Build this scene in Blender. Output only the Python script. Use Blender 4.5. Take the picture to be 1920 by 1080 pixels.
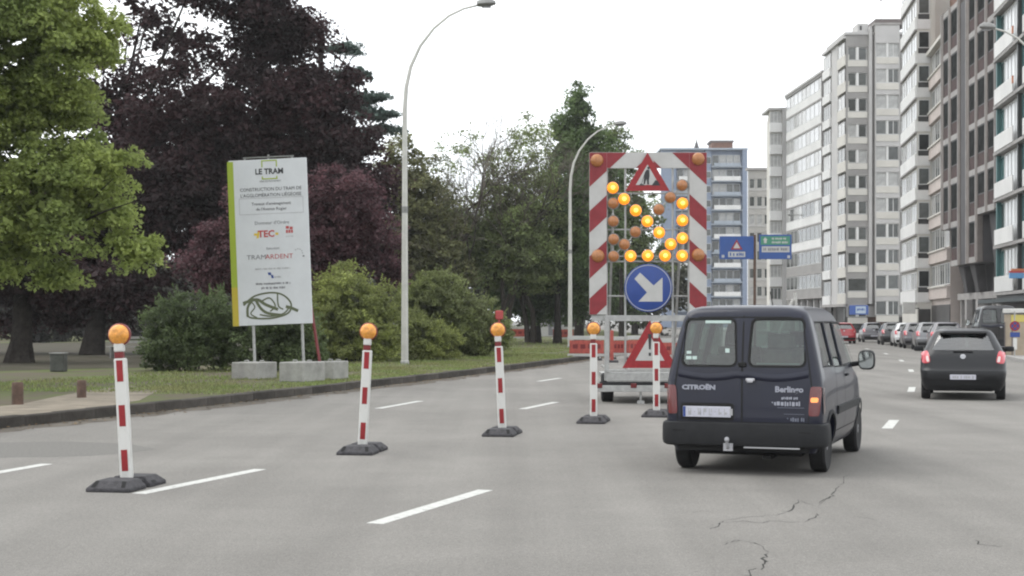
import bpy, bmesh, math, random
import numpy as np
from mathutils import Matrix, Vector

random.seed(7)
for o in list(bpy.data.objects): bpy.data.objects.remove(o)
SC = bpy.context.scene
COL = SC.collection

# ------------------------------------------------------------------ camera
CH, HOR, F = 1.65, 600.0, 2800.0          # eye height, horizon row and focal length measured in the 1920 px photograph
cd = bpy.data.cameras.new('camera'); cam = bpy.data.objects.new('camera', cd); COL.objects.link(cam)
cam.location = (0, 0, CH); cam.rotation_euler = (math.radians(90), 0, 0)
cd.sensor_width = 36; cd.lens = F/1920*36; cd.shift_y = (HOR-540)/1920
cd.clip_start = .1; cd.clip_end = 6000
SC.camera = cam

# ------------------------------------------------------------------ world: bright overcast
w = bpy.data.worlds.new('World'); SC.world = w; w.use_nodes = True
nt = w.node_tree; nt.nodes.clear()
N = nt.nodes.new; L = nt.links.new
SUN_EL, SUN_AZ = 58, -75                  # degrees; azimuth from +Y towards +X
sky = N('ShaderNodeTexSky'); sky.sky_type = 'NISHITA'; sky.sun_disc = False
sky.sun_elevation = math.radians(SUN_EL); sky.sun_rotation = math.radians(SUN_AZ)
tc = N('ShaderNodeTexCoord'); mp = N('ShaderNodeMapping'); mp.inputs['Scale'].default_value = (1, 1, 2.5)
noi = N('ShaderNodeTexNoise'); noi.inputs['Scale'].default_value = 2.2; noi.inputs['Detail'].default_value = 5
cr = N('ShaderNodeValToRGB'); cr.color_ramp.elements[0].position = .3; cr.color_ramp.elements[1].position = .7
cr.color_ramp.elements[0].color = (12.5, 13.2, 13.9, 1); cr.color_ramp.elements[1].color = (15.2, 15.3, 15.3, 1)
mx = N('ShaderNodeMix'); mx.data_type = 'RGBA'; mx.inputs['Factor'].default_value = .93
bg = N('ShaderNodeBackground'); bg.inputs['Strength'].default_value = .1
out = N('ShaderNodeOutputWorld')
L(tc.outputs['Generated'], mp.inputs['Vector']); L(mp.outputs[0], noi.inputs['Vector']); L(noi.outputs['Fac'], cr.inputs[0])
L(sky.outputs[0], mx.inputs['A']); L(cr.outputs[0], mx.inputs['B']); L(mx.outputs['Result'], bg.inputs['Color']); L(bg.outputs[0], out.inputs[0])

sl = bpy.data.lights.new('sun', 'SUN'); sl.energy = 1.0; sl.angle = math.radians(40); sl.color = (1, .97, .92)
sun = bpy.data.objects.new('sun', sl); COL.objects.link(sun)
el, az = math.radians(SUN_EL), math.radians(SUN_AZ)
sun.rotation_euler = Vector((-math.sin(az)*math.cos(el), -math.cos(az)*math.cos(el), -math.sin(el))).to_track_quat('-Z', 'Y').to_euler()
SC.view_settings.view_transform = 'Standard'; SC.view_settings.look = 'None'
SC.view_settings.exposure = 0.4; SC.view_settings.gamma = 1; SC.view_settings.use_curve_mapping = False
SC.render.engine = 'CYCLES'; SC.cycles.use_denoising = True; SC.cycles.max_bounces = 8; SC.cycles.transparent_max_bounces = 16
SC.cycles.filter_width = 2.1

# ------------------------------------------------------------------ helpers
def PX(px, Y): return (px-960)*Y/F
def PZ(py, Y): return CH+(HOR-py)*Y/F
def GY(py, z=0.0): return (CH-z)*F/(py-HOR)

class MB:
    def __init__(s): s.v = []; s.f = []; s.mi = []; s.M = Matrix()
    def add(s, vs, fs, mi=0):
        b = len(s.v)
        s.v += [tuple(s.M @ Vector(p)) for p in vs]
        for f in fs: s.f.append([b+i for i in f]); s.mi.append(mi)
    def box(s, x0, x1, y0, y1, z0, z1, mi=0):
        s.add([(x0,y0,z0),(x1,y0,z0),(x1,y1,z0),(x0,y1,z0),(x0,y0,z1),(x1,y0,z1),(x1,y1,z1),(x0,y1,z1)],
              [(0,3,2,1),(4,5,6,7),(0,1,5,4),(1,2,6,5),(2,3,7,6),(3,0,4,7)], mi)
    def tube(s, pts, rad, n=8, mi=0, caps=True):
        pts = [Vector(p) for p in pts]; vs = []; fs = []
        if not hasattr(rad, '__len__'): rad = [rad]*len(pts)
        t0 = (pts[1]-pts[0]).normalized()
        a = t0.orthogonal().normalized()
        for i, p in enumerate(pts):
            t = (pts[min(i+1, len(pts)-1)]-pts[max(i-1, 0)]).normalized()
            a = (a-t*a.dot(t)).normalized(); b = t.cross(a)
            for k in range(n):
                an = 2*math.pi*k/n
                vs.append(p+(a*math.cos(an)+b*math.sin(an))*rad[i])
        for i in range(len(pts)-1):
            for k in range(n):
                k2 = (k+1) % n
                fs.append((i*n+k, i*n+k2, (i+1)*n+k2, (i+1)*n+k))
        if caps:
            fs.append(tuple(range(n))[::-1]); fs.append(tuple((len(pts)-1)*n+k for k in range(n)))
        s.add(vs, fs, mi)
    def cyl(s, p0, p1, r0, r1=None, n=12, mi=0): s.tube([p0, p1], [r0, r0 if r1 is None else r1], n, mi)
    def prism(s, poly, y0, y1, mi=0):       # polygon in x,z extruded along y
        n = len(poly)
        vs = [(p[0], y0, p[1]) for p in poly]+[(p[0], y1, p[1]) for p in poly]
        fs = [tuple(range(n)), tuple(range(2*n-1, n-1, -1))]+[(i, n+i, n+(i+1) % n, (i+1) % n) for i in range(n)]
        s.add(vs, fs, mi)
    def slab(s, poly, z0, z1, mi=0):        # polygon in x,y extruded along z
        n = len(poly)
        vs = [(p[0], p[1], z0) for p in poly]+[(p[0], p[1], z1) for p in poly]
        fs = [tuple(range(n))[::-1], tuple(range(n, 2*n))]+[(i, (i+1) % n, n+(i+1) % n, n+i) for i in range(n)]
        s.add(vs, fs, mi)
    def lathe(s, prof, n=16, mi=0):         # (radius, height) about local z
        vs = []; fs = []
        for r, z in prof:
            for k in range(n): vs.append((r*math.cos(2*math.pi*k/n), r*math.sin(2*math.pi*k/n), z))
        for i in range(len(prof)-1):
            for k in range(n):
                k2 = (k+1) % n; fs.append((i*n+k, i*n+k2, (i+1)*n+k2, (i+1)*n+k))
        fs.append(tuple(range(n))[::-1]); fs.append(tuple((len(prof)-1)*n+k for k in range(n)))
        s.add(vs, fs, mi)
    def mesh(s, name, mats, smooth=False, bevel=0, normals=True):
        me = bpy.data.meshes.new(name); me.from_pydata(s.v, [], s.f)
        if not isinstance(mats, (list, tuple)): mats = [mats]
        for m in mats: me.materials.append(m)
        if len(mats) > 1: me.polygons.foreach_set('material_index', s.mi)
        if normals or bevel:
            bm = bmesh.new(); bm.from_mesh(me)
            if bevel:
                bmesh.ops.remove_doubles(bm, verts=bm.verts, dist=1e-5)
                es = [e for e in bm.edges if len(e.link_faces) == 2 and e.calc_face_angle(0) > .6]
                bmesh.ops.bevel(bm, geom=es, offset=bevel, segments=1, affect='EDGES', clamp_overlap=True)
            bmesh.ops.recalc_face_normals(bm, faces=bm.faces); bm.to_mesh(me); bm.free()
        if smooth: me.shade_smooth(); me.set_sharp_from_angle(angle=math.radians(38))
        me.update(); return me
    def build(s, name, mats, parent=None, **kw): return link(name, s.mesh(name, mats, **kw), parent)

def link(name, me, parent=None, loc=None, mat=None):
    o = bpy.data.objects.new(name, me); COL.objects.link(o)
    if parent is not None: o.parent = parent
    if loc is not None: o.location = loc
    if mat is not None: o.matrix_local = mat
    return o
def tag(o, label, cat, group=None):
    o['label'] = label; o['category'] = cat
    if group: o['group'] = group
    return o
def thing(name, label, cat, loc=(0, 0, 0), rz=0, group=None, rot=None):
    o = bpy.data.objects.new(name, None); COL.objects.link(o); o.empty_display_size = .2
    o.location = loc; o.rotation_euler = rot if rot else (0, 0, rz)
    return tag(o, label, cat, group)
def struct(o, kind='structure'): o['kind'] = kind; return o
def dup(o, loc=None, rz=None, label=None, group=None, parent=None, rot=None):
    c = o.copy(); COL.objects.link(c)
    if parent is not None: c.parent = parent
    for ch in [x for x in o.children]: dup(ch, parent=c)
    if loc is not None: c.location = loc
    if rz is not None: c.rotation_euler = (0, 0, rz)
    if rot is not None: c.rotation_euler = rot
    if label: c['label'] = label
    if group: c['group'] = group
    return c

_txt = {}
def text_mesh(body, size, mat, align='CENTER', ext=.002, bold=0.0, sx=1.0):
    cu = bpy.data.curves.new('t', 'FONT'); cu.body = body; cu.size = size; cu.align_x = align; cu.align_y = 'CENTER'
    cu.extrude = ext; cu.offset = bold; cu.resolution_u = 2
    ob = bpy.data.objects.new('t', cu); COL.objects.link(ob)
    bpy.context.view_layer.update()
    me = bpy.data.meshes.new_from_object(ob.evaluated_get(bpy.context.evaluated_depsgraph_get()))
    bpy.data.objects.remove(ob); bpy.data.curves.remove(cu)
    me.transform(Matrix.Rotation(math.radians(90), 4, 'X') @ Matrix.Diagonal((sx, 1, 1, 1)))
    me.materials.clear(); me.materials.append(mat); me.name = 'lettering'
    return me
def text(body, size, loc, mat, parent, name='lettering', rz=0, **kw):
    return link(name, text_mesh(body, size, mat, **kw), parent, mat=Matrix.Translation(loc) @ Matrix.Rotation(rz, 4, 'Z'))
def tube_path(x0, x1, z, h, y, seed, mb):   # a row of unreadable small print: strokes of uneven width
    r = random.Random(seed); x = x0
    while x < x1-.01:
        wd = r.uniform(.25, .6)*h; mb.box(x, min(x+wd, x1), y, y+.001, z-h*r.uniform(.3, .5), z+h*r.uniform(.3, .5)); x += wd+h*r.choice([.12, .15, .2, .55])

# ------------------------------------------------------------------ materials
def mat(name, col, rough=.6, metal=0, spec=.5, nscale=0, namt=.25, bump=0, bscale=None, col2=None, coat=0, emit=None, estr=0, detail=6, island=0, trans=0, ramp=(.35, .65), objrand=0):
    m = bpy.data.materials.new(name); m.use_nodes = True; t = m.node_tree; p = t.nodes['Principled BSDF']
    p.inputs['Base Color'].default_value = (*col, 1); p.inputs['Roughness'].default_value = rough; p.inputs['Metallic'].default_value = metal
    p.inputs['Specular IOR Level'].default_value = spec
    if coat: p.inputs['Coat Weight'].default_value = coat; p.inputs['Coat Roughness'].default_value = .04
    if emit: p.inputs['Emission Color'].default_value = (*emit, 1); p.inputs['Emission Strength'].default_value = estr
    if trans: p.inputs['Transmission Weight'].default_value = trans
    tcn = t.nodes.new('ShaderNodeTexCoord')
    src = None
    if nscale:
        n = t.nodes.new('ShaderNodeTexNoise'); n.inputs['Scale'].default_value = nscale; n.inputs['Detail'].default_value = detail; n.inputs['Roughness'].default_value = .65
        t.links.new(tcn.outputs['Object'], n.inputs['Vector'])
        r = t.nodes.new('ShaderNodeValToRGB'); r.color_ramp.elements[0].position, r.color_ramp.elements[1].position = ramp
        c2 = col2 if col2 else tuple(c*(1-namt) for c in col); c1 = col if col2 else tuple(min(1, c*(1+namt)) for c in col)
        r.color_ramp.elements[0].color = (*c2, 1); r.color_ramp.elements[1].color = (*c1, 1)
        t.links.new(n.outputs['Fac'], r.inputs[0]); src = r.outputs[0]
    if island:
        g = t.nodes.new('ShaderNodeNewGeometry'); mr = t.nodes.new('ShaderNodeMapRange')
        mr.inputs['To Min'].default_value = 1-island; mr.inputs['To Max'].default_value = 1+island
        t.links.new(g.outputs['Random Per Island'], mr.inputs['Value'])
        mm = t.nodes.new('ShaderNodeMix'); mm.data_type = 'RGBA'; mm.blend_type = 'MULTIPLY'; mm.inputs['Factor'].default_value = 1
        if src: t.links.new(src, mm.inputs['A'])
        else: mm.inputs['A'].default_value = (*col, 1)
        t.links.new(mr.outputs[0], mm.inputs['B']); src = mm.outputs['Result']
    if objrand:
        g = t.nodes.new('ShaderNodeObjectInfo'); mr = t.nodes.new('ShaderNodeMapRange')
        mr.inputs['To Min'].default_value = 1-objrand; mr.inputs['To Max'].default_value = 1+objrand
        t.links.new(g.outputs['Random'], mr.inputs['Value'])
        mm = t.nodes.new('ShaderNodeMix'); mm.data_type = 'RGBA'; mm.blend_type = 'MULTIPLY'; mm.inputs['Factor'].default_value = 1
        if src: t.links.new(src, mm.inputs['A'])
        else: mm.inputs['A'].default_value = (*col, 1)
        t.links.new(mr.outputs[0], mm.inputs['B']); src = mm.outputs['Result']
    if src: t.links.new(src, p.inputs['Base Color'])
    if bump:
        n2 = t.nodes.new('ShaderNodeTexNoise'); n2.inputs['Scale'].default_value = bscale or nscale or 20; n2.inputs['Detail'].default_value = 6
        t.links.new(tcn.outputs['Object'], n2.inputs['Vector'])
        b = t.nodes.new('ShaderNodeBump'); b.inputs['Strength'].default_value = bump; b.inputs['Distance'].default_value = .02
        t.links.new(n2.outputs['Fac'], b.inputs['Height']); t.links.new(b.outputs[0], p.inputs['Normal'])
    return m
def leafmat(name, col, col2, island=.35, transl=.35, nscale=.35):
    m = mat(name, col, rough=.55, spec=.25, nscale=nscale, col2=col2, island=island, ramp=(.38, .62), detail=3)
    t = m.node_tree; p = t.nodes['Principled BSDF']; o = t.nodes['Material Output']
    tr = t.nodes.new('ShaderNodeBsdfTranslucent'); ms = t.nodes.new('ShaderNodeMixShader'); ms.inputs[0].default_value = transl
    src = p.inputs['Base Color'].links[0].from_socket
    t.links.new(src, tr.inputs['Color']); t.links.new(p.outputs[0], ms.inputs[1]); t.links.new(tr.outputs[0], ms.inputs[2]); t.links.new(ms.outputs[0], o.inputs['Surface'])
    return m
def glassmat(name, tint, gloss=.12, rough=.03):
    m = bpy.data.materials.new(name); m.use_nodes = True; t = m.node_tree; t.nodes.remove(t.nodes['Principled BSDF'])
    o = t.nodes['Material Output']; a = t.nodes.new('ShaderNodeBsdfTransparent'); a.inputs[0].default_value = (*tint, 1)
    g = t.nodes.new('ShaderNodeBsdfGlossy'); g.inputs['Roughness'].default_value = rough
    fr = t.nodes.new('ShaderNodeFresnel'); fr.inputs['IOR'].default_value = 1.5
    ad = t.nodes.new('ShaderNodeMath'); ad.operation = 'ADD'; ad.inputs[1].default_value = gloss-.04; ad.use_clamp = True
    ms = t.nodes.new('ShaderNodeMixShader'); t.links.new(fr.outputs[0], ad.inputs[0]); t.links.new(ad.outputs[0], ms.inputs[0])
    t.links.new(a.outputs[0], ms.inputs[1]); t.links.new(g.outputs[0], ms.inputs[2]); t.links.new(ms.outputs[0], o.inputs['Surface'])
    return m

M = {}
def road_material():
    m = mat('asphalt', (.203, .193, .178), .88, spec=.25, nscale=.22, namt=.1, bump=.5, bscale=110, detail=4)
    t = m.node_tree; p = t.nodes['Principled BSDF']; tcn = [n for n in t.nodes if n.type == 'TEX_COORD'][0]
    src = p.inputs['Base Color'].links[0].from_socket
    for sc, lo, hi, dt in ((70, .62, 1.36, 3), (22, .82, 1.18, 4), (1.3, .94, 1.05, 5)):
        n = t.nodes.new('ShaderNodeTexNoise'); n.inputs['Scale'].default_value = sc; n.inputs['Detail'].default_value = dt; n.inputs['Roughness'].default_value = .8
        mr = t.nodes.new('ShaderNodeMapRange'); mr.inputs['From Min'].default_value = .3; mr.inputs['From Max'].default_value = .7
        mr.inputs['To Min'].default_value = lo; mr.inputs['To Max'].default_value = hi
        mm = t.nodes.new('ShaderNodeMix'); mm.data_type = 'RGBA'; mm.blend_type = 'MULTIPLY'; mm.inputs['Factor'].default_value = 1
        t.links.new(tcn.outputs['Object'], n.inputs['Vector']); t.links.new(n.outputs['Fac'], mr.inputs['Value'])
        t.links.new(src, mm.inputs['A']); t.links.new(mr.outputs[0], mm.inputs['B']); src = mm.outputs['Result']
    # faint wear drawn out along the lanes
    mp_ = t.nodes.new('ShaderNodeMapping'); mp_.inputs['Rotation'].default_value = (0, 0, math.radians(16.5)); mp_.inputs['Scale'].default_value = (1.15, .035, 1)
    n = t.nodes.new('ShaderNodeTexNoise'); n.inputs['Scale'].default_value = 1.0; n.inputs['Detail'].default_value = 4
    mr = t.nodes.new('ShaderNodeMapRange'); mr.inputs['From Min'].default_value = .3; mr.inputs['From Max'].default_value = .7; mr.inputs['To Min'].default_value = .87; mr.inputs['To Max'].default_value = 1.11
    mm = t.nodes.new('ShaderNodeMix'); mm.data_type = 'RGBA'; mm.blend_type = 'MULTIPLY'; mm.inputs['Factor'].default_value = 1
    t.links.new(tcn.outputs['Object'], mp_.inputs['Vector']); t.links.new(mp_.outputs[0], n.inputs['Vector']); t.links.new(n.outputs['Fac'], mr.inputs['Value'])
    t.links.new(src, mm.inputs['A']); t.links.new(mr.outputs[0], mm.inputs['B']); src = mm.outputs['Result']
    t.links.new(src, p.inputs['Base Color'])
    return m
M['asphalt'] = road_material()
M['patch'] = mat('asphalt_patch', (.160, .154, .143), .9, spec=.2, nscale=30, namt=.2, bump=.4, bscale=90)
M['gutter'] = mat('gutter_dirt', (.15, .135, .115), .95, spec=.1, nscale=1.8, col2=(.085, .075, .065), bump=.4, bscale=40)
M['paint'] = mat('road_paint', (.5, .5, .475), .8, spec=.2, nscale=14, col2=(.3, .295, .28), ramp=(.3, .5))
M['crack'] = mat('crack', (.06, .059, .056), .95, spec=.05)
M['kerb'] = mat('kerb_stone', (.082, .074, .066), .9, spec=.2, nscale=3.5, col2=(.045, .04, .035), bump=.5, bscale=25, objrand=.3)
M['kerb_pale'] = mat('kerb_concrete', (.3, .29, .28), .9, nscale=4, namt=.2)
M['pavement'] = mat('pavement', (.25, .24, .23), .9, nscale=1.5, namt=.12)
M['lawn'] = mat('lawn', (.105, .135, .045), .95, spec=.1, nscale=.35, col2=(.115, .1, .075), bump=.8, bscale=9, ramp=(.42, .6))
M['dirt'] = mat('dirt_path', (.27, .235, .19), .95, spec=.1, nscale=1.6, col2=(.17, .15, .12), bump=.4, bscale=20)
M['earth'] = mat('earth', (.08, .068, .055), .95, spec=.1, nscale=.8, col2=(.055, .055, .036), bump=.5, bscale=6)
M['ground'] = mat('ground', (.16, .155, .14), .95, nscale=.05, namt=.15)
M['grass'] = leafmat('grass_blade', (.18, .235, .07), (.225, .225, .10), .4, .3, .5)
M['litter'] = mat('fallen_leaf', (.12, .085, .05), .9, spec=.1, island=.6)
M['bark'] = mat('bark', (.03, .026, .023), .95, spec=.1, nscale=6, namt=.4, bump=.8, bscale=14)
M['bark_mid'] = mat('bark_mid', (.065, .056, .048), .95, spec=.1, nscale=8, namt=.3)
M['bark_pale'] = mat('bark_pale', (.13, .115, .096), .95, spec=.1, nscale=8, namt=.35)
M['galv'] = mat('galvanised_steel', (.36, .36, .35), .45, metal=.5, nscale=9, namt=.15)
M['galv_pole'] = mat('painted_pole', (.47, .465, .43), .5, metal=.1, nscale=2.5, namt=.1)
M['lamp_body'] = mat('lamp_housing', (.2, .2, .19), .5, nscale=12, namt=.15)
M['red'] = mat('red_reflective', (.25, .013, .017), .42, spec=.4, nscale=14, namt=.12)
M['red_panel'] = mat('red_board', (.2, .018, .024), .45, spec=.4, nscale=5, namt=.14)
M['red_plastic'] = mat('red_plastic', (.15, .01, .012), .4, spec=.5)
M['white'] = mat('white_plastic', (.58, .575, .55), .5, nscale=5, col2=(.43, .42, .39), ramp=(.28, .5))
M['white_panel'] = mat('white_board', (.42, .415, .4), .45, nscale=3, namt=.07)
M['white_sign'] = mat('sign_white', (.57, .585, .6), .4, nscale=2, namt=.04)
M['blue'] = mat('sign_blue', (.013, .044, .21), .42, nscale=4, namt=.1)
M['blue_dir'] = mat('direction_blue', (.012, .06, .24), .42, nscale=2, namt=.08)
M['green_dir'] = mat('direction_green', (.04, .2, .12), .45)
M['black'] = mat('black_print', (.02, .02, .022), .55)
M['grey_print'] = mat('grey_print', (.16, .16, .17), .6)
M['grey_light'] = mat('grey_light_print', (.34, .34, .35), .6)
M['red_print'] = mat('red_print', (.42, .06, .06), .6)
M['yellow_print'] = mat('yellow_print', (.62, .45, .06), .6)
M['lime'] = mat('lime_edge', (.3, .38, .03), .5)
M['yellow_edge'] = mat('yellow_edge', (.46, .36, .03), .5)
M['olive_print'] = mat('olive_print', (.1, .115, .06), .6)
M['rubber'] = mat('recycled_rubber', (.048, .046, .05), .75, spec=.35, nscale=18, namt=.3, bump=.4, bscale=60)
M['slot'] = mat('slot_black', (.008, .008, .008), .9)
M['amber_lens'] = mat('amber_lens', (.68, .29, .045), .25, spec=.5, nscale=16, namt=.3, coat=.25, bump=.5, bscale=55)
M['amber_off'] = mat('amber_lens_unlit', (.34, .135, .042), .35, spec=.5, nscale=22, namt=.2, coat=.3)
M['amber_lit'] = mat('amber_lens_lit', (.8, .3, .02), .3, emit=(1, .26, .004), estr=.68)
M['amber_core'] = mat('amber_bulb_lit', (1, .7, .2), .3, emit=(1, .62, .07), estr=.95)
M['concrete'] = mat('concrete_block', (.29, .285, .265), .9, nscale=3, namt=.2, bump=.3, bscale=20)
M['wood_post'] = mat('bollard_wood', (.095, .058, .042), .85, nscale=8, namt=.35, bump=.4, bscale=30)
M['tyre'] = mat('tyre', (.014, .014, .015), .75, spec=.3, nscale=30, namt=.2)
M['rim'] = mat('wheel_rim', (.3, .3, .31), .4, metal=.7)
M['hubcap'] = mat('hubcap', (.22, .22, .23), .45, metal=.3)
M['van_paint'] = mat('navy_paint', (.007, .0085, .021), .36, spec=.28, coat=.3, nscale=1.2, namt=.14)
M['car_paint'] = mat('charcoal_paint', (.010, .0105, .0125), .36, spec=.28, coat=.25)
M['trim'] = mat('bumper_plastic', (.016, .0165, .018), .65, spec=.25, nscale=8, namt=.15)
M['interior'] = mat('interior', (.06, .06, .06), .8)
M['seat'] = mat('seat_cloth', (.19, .185, .18), .9, nscale=6, namt=.2)
M['cargo'] = mat('cargo_card', (.3, .27, .25), .8, nscale=4, namt=.25)
M['glass_van'] = glassmat('van_glass', (.33, .435, .395), .10)
M['glass_dark'] = glassmat('tinted_glass', (.22, .25, .25), .19)
M['tail'] = mat('tail_lamp', (.11, .007, .009), .18, spec=.6, coat=.6)
M['tail_bright'] = mat('tail_lamp_red', (.48, .035, .05), .2, spec=.6, coat=.6)
M['tail_clear'] = mat('reversing_lens', (.62, .5, .48), .2, spec=.6, coat=.5)
M['tail_lit'] = mat('indicator_lit', (.8, .3, .1), .3, emit=(1, .27, .06), estr=.8)
M['plate'] = mat('number_plate', (.46, .46, .52), .4, nscale=20, namt=.06)
M['chrome'] = mat('chrome', (.40, .40, .42), .35, metal=.5)
M['vinyl'] = mat('vinyl_lettering', (.3, .31, .36), .5)
M['vinyl_dim'] = mat('vinyl_small_print', (.13, .14, .18), .5)
M['sticker'] = mat('sticker', (.5, .62, .58), .5)
M['mirror'] = mat('mirror_glass', (.5, .52, .5), .06, metal=1)
# ------------------------------------------------------------------ street line: a gentle left bend; offset 0 is the right-hand lane line
_HY = [-60, 12, 25, 40, 55, 80, 110, 150, 200, 420]; _HA = [21, 20, 17, 15.2, 13.2, 9.2, 5.5, 2.2, 0, -4]
def heading(Y): return math.radians(float(np.interp(Y, _HY, _HA)))
_ys = np.arange(-40, 421, .5); _xs = np.zeros_like(_ys)
for i in range(1, len(_ys)): _xs[i] = _xs[i-1]+math.tan(heading(_ys[i]-.25))*.5
_xs += 9.5-np.interp(35.5, _ys, _xs)
def RX(Y): return float(np.interp(Y, _ys, _xs))
def CP(Y, o):
    h = heading(Y); return Vector((RX(Y)+o*math.cos(h), Y-o*math.sin(h)))
LK, RK = -12.8, 4.5
VZ = .17                                     # verge height

def strip(o0, o1, z, y0, y1, step):
    mb = MB(); ys = np.arange(y0, y1+step/2, step); vs = []; fs = []
    for Y in ys:
        a = CP(Y, o0); b = CP(Y, o1); vs += [(a.x, a.y, z), (b.x, b.y, z)]
    for i in range(len(ys)-1): fs.append((2*i, 2*i+1, 2*i+3, 2*i+2))
    mb.add(vs, fs); return mb

g = MB(); g.add([(-1600, -200, -.03), (1600, -200, -.03), (1600, 2200, -.03), (-1600, 2200, -.03)], [(0, 1, 2, 3)])
struct(g.build('ground', M['ground'], normals=False))
road = struct(strip(LK, RK, 0, -20, 400, 2).build('road', M['asphalt'], normals=False))

def dash(o, y0, y1, wd=.16):
    n = 4; A_ = []; B_ = []
    for i in range(n+1):
        Y = y0+(y1-y0)*i/n; a = CP(Y, o-wd/2); b = CP(Y, o+wd/2); A_.append((a.x, a.y)); B_.append((b.x, b.y))
    mb = MB(); mb.slab(B_+A_[::-1], -.001, .003); mb.build('lane_dash', M['paint'], road)
for a, b in ((22.7, 24.6), (34.3, 36.7), (47.6, 49.8), (59.6, 61.8), (72, 74.2), (84.5, 86.7), (97, 99.2), (109, 111.5)): dash(0, a, b)
for o, d in ((-3.1, ((25.2, 27.4), (38, 40.2), (50.6, 52.8), (63, 65), (75, 77))), ):
    for a, b in d: dash(o, a, b)
def dash_px(p0, p1, wd=.15):                 # a dash whose two ends were measured on the road
    a = Vector((PX(p0[0], GY(p0[1])), GY(p0[1]))); b = Vector((PX(p1[0], GY(p1[1])), GY(p1[1])))
    t = (b-a).normalized(); n = Vector((t.y, -t.x))*wd/2
    mb = MB(); mb.slab([tuple(a+n), tuple(b+n), tuple(b-n), tuple(a-n)], -.001, .003)
    mb.build('lane_dash', M['paint'], road)
dash_px((703, 982), (910, 919)); dash_px((260, 926), (488, 880)); dash_px((980, 767), (1042, 754))
dash_px((-60, 896), (88, 870)); dash_px((709, 766), (788, 752)); dash_px((1010, 715), (1050, 709))
for a, b in ((54, 56.2), (67, 69.2)): dash(-9.5, a, b)

# cracks: thin ragged strips in the worn asphalt
def crack(pts, wd):
    r = random.Random(int(pts[0][0])); P = []
    for p in pts: P.append(Vector((PX(p[0], GY(p[1])), GY(p[1]))))
    Q = []
    for a, b in zip(P, P[1:]):
        for k in range(4):
            q = a.lerp(b, k/4); Q.append(q+Vector((r.uniform(-.022, .022), r.uniform(-.07, .07))))
    Q.append(P[-1]); vs = []; fs = []
    for i, q in enumerate(Q):
        t = (Q[min(i+1, len(Q)-1)]-Q[max(i-1, 0)]).normalized(); n = Vector((t.y, -t.x))
        ww = wd*.62*(.25+r.random())*(0.2 if i in (0, len(Q)-1) else 1); vs += [(*(q-n*ww), .0012), (*(q+n*ww), .0012)]
    for i in range(len(Q)-1): fs.append((2*i, 2*i+1, 2*i+3, 2*i+2))
    mb = MB(); mb.add(vs, fs); mb.build('crack', M['crack'], road, normals=False)
for pts, wd in (([(1396, 1082), (1416, 1069), (1434, 1056), (1428, 1049), (1440, 1038)], .014), ([(1331, 993), (1346, 985), (1356, 977)], .013),
                ([(1474, 961), (1487, 951), (1496, 937)], .016), ([(1514, 979), (1528, 968), (1531, 962)], .011), ([(1537, 944), (1556, 932), (1565, 922), (1573, 911)], .013),
                ([(1358, 978), (1430, 979), (1500, 979)], .008), ([(1605, 969), (1645, 976)], .007), ([(1440, 1038), (1420, 1020), (1388, 1013), (1356, 1018)], .006), ([(1496, 937), (1530, 950), (1560, 930)], .006), ([(1356, 977), (1430, 968), (1474, 961)], .006), ([(1573, 911), (1592, 890)], .006), ([(1832, 1014), (1842, 1023), (1880, 1024)], .009), ([(1355, 1020), (1388, 1013)], .007), ([(1280, 958), (1360, 961)], .007)): crack(pts, wd)

# darker resurfaced patch in front of the near kerb, dirt along the gutter
mb = MB(); pp = [(-140, 884), (0, 858), (160, 855), (236, 850), (292, 842), (240, 832), (120, 828), (0, 830), (-140, 848)]
mb.slab([(PX(x, GY(y)), GY(y)) for x, y in pp], -.001, .0016); mb.build('asphalt_patch', M['patch'], road)
def ragged(o0, o1, z, y0, y1, step, amp, seed):
    r = random.Random(seed); mb = MB(); ys = np.arange(y0, y1, step); vs = []; fs = []
    for Y in ys:
        a = CP(Y, o0); b = CP(Y, o1+r.uniform(-amp, amp)); vs += [(a.x, a.y, z), (b.x, b.y, z)]
    for i in range(len(ys)-1): fs.append((2*i, 2*i+1, 2*i+3, 2*i+2))
    mb.add(vs, fs); return mb
ragged(LK+.001, LK+.55, .0014, 12, 110, .45, .2, 3).build('gutter', M['gutter'], road, normals=False)

# kerbs: one stone after another
lk = struct(bpy.data.objects.new('kerb', None)); COL.objects.link(lk)
rk = struct(bpy.data.objects.new('kerb', None)); COL.objects.link(rk)
def kerb_run(parent, o, side, y0, y1, m, ht, ln=1.0, wd=.2):
    r = random.Random(5); mb = MB(); mb.box(-ln/2+.006, ln/2-.006, 0, wd, -.1, ht); me = mb.mesh('kerb_stone', m, bevel=.018)
    Y = y0
    while Y < y1:
        p = CP(Y, o); h = heading(Y); ob = link('kerb_stone', me, parent)
        ob.location = (p.x, p.y, r.uniform(-.006, .006)); ob.rotation_euler = (0, 0, math.pi/2-h if side < 0 else -math.pi/2-h)
        Y += ln*math.cos(h)
kerb_run(lk, LK, -1, 14, 118, M['kerb'], VZ)
kerb_run(rk, RK, 1, 50, 125, M['kerb_pale'], .14)
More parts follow.
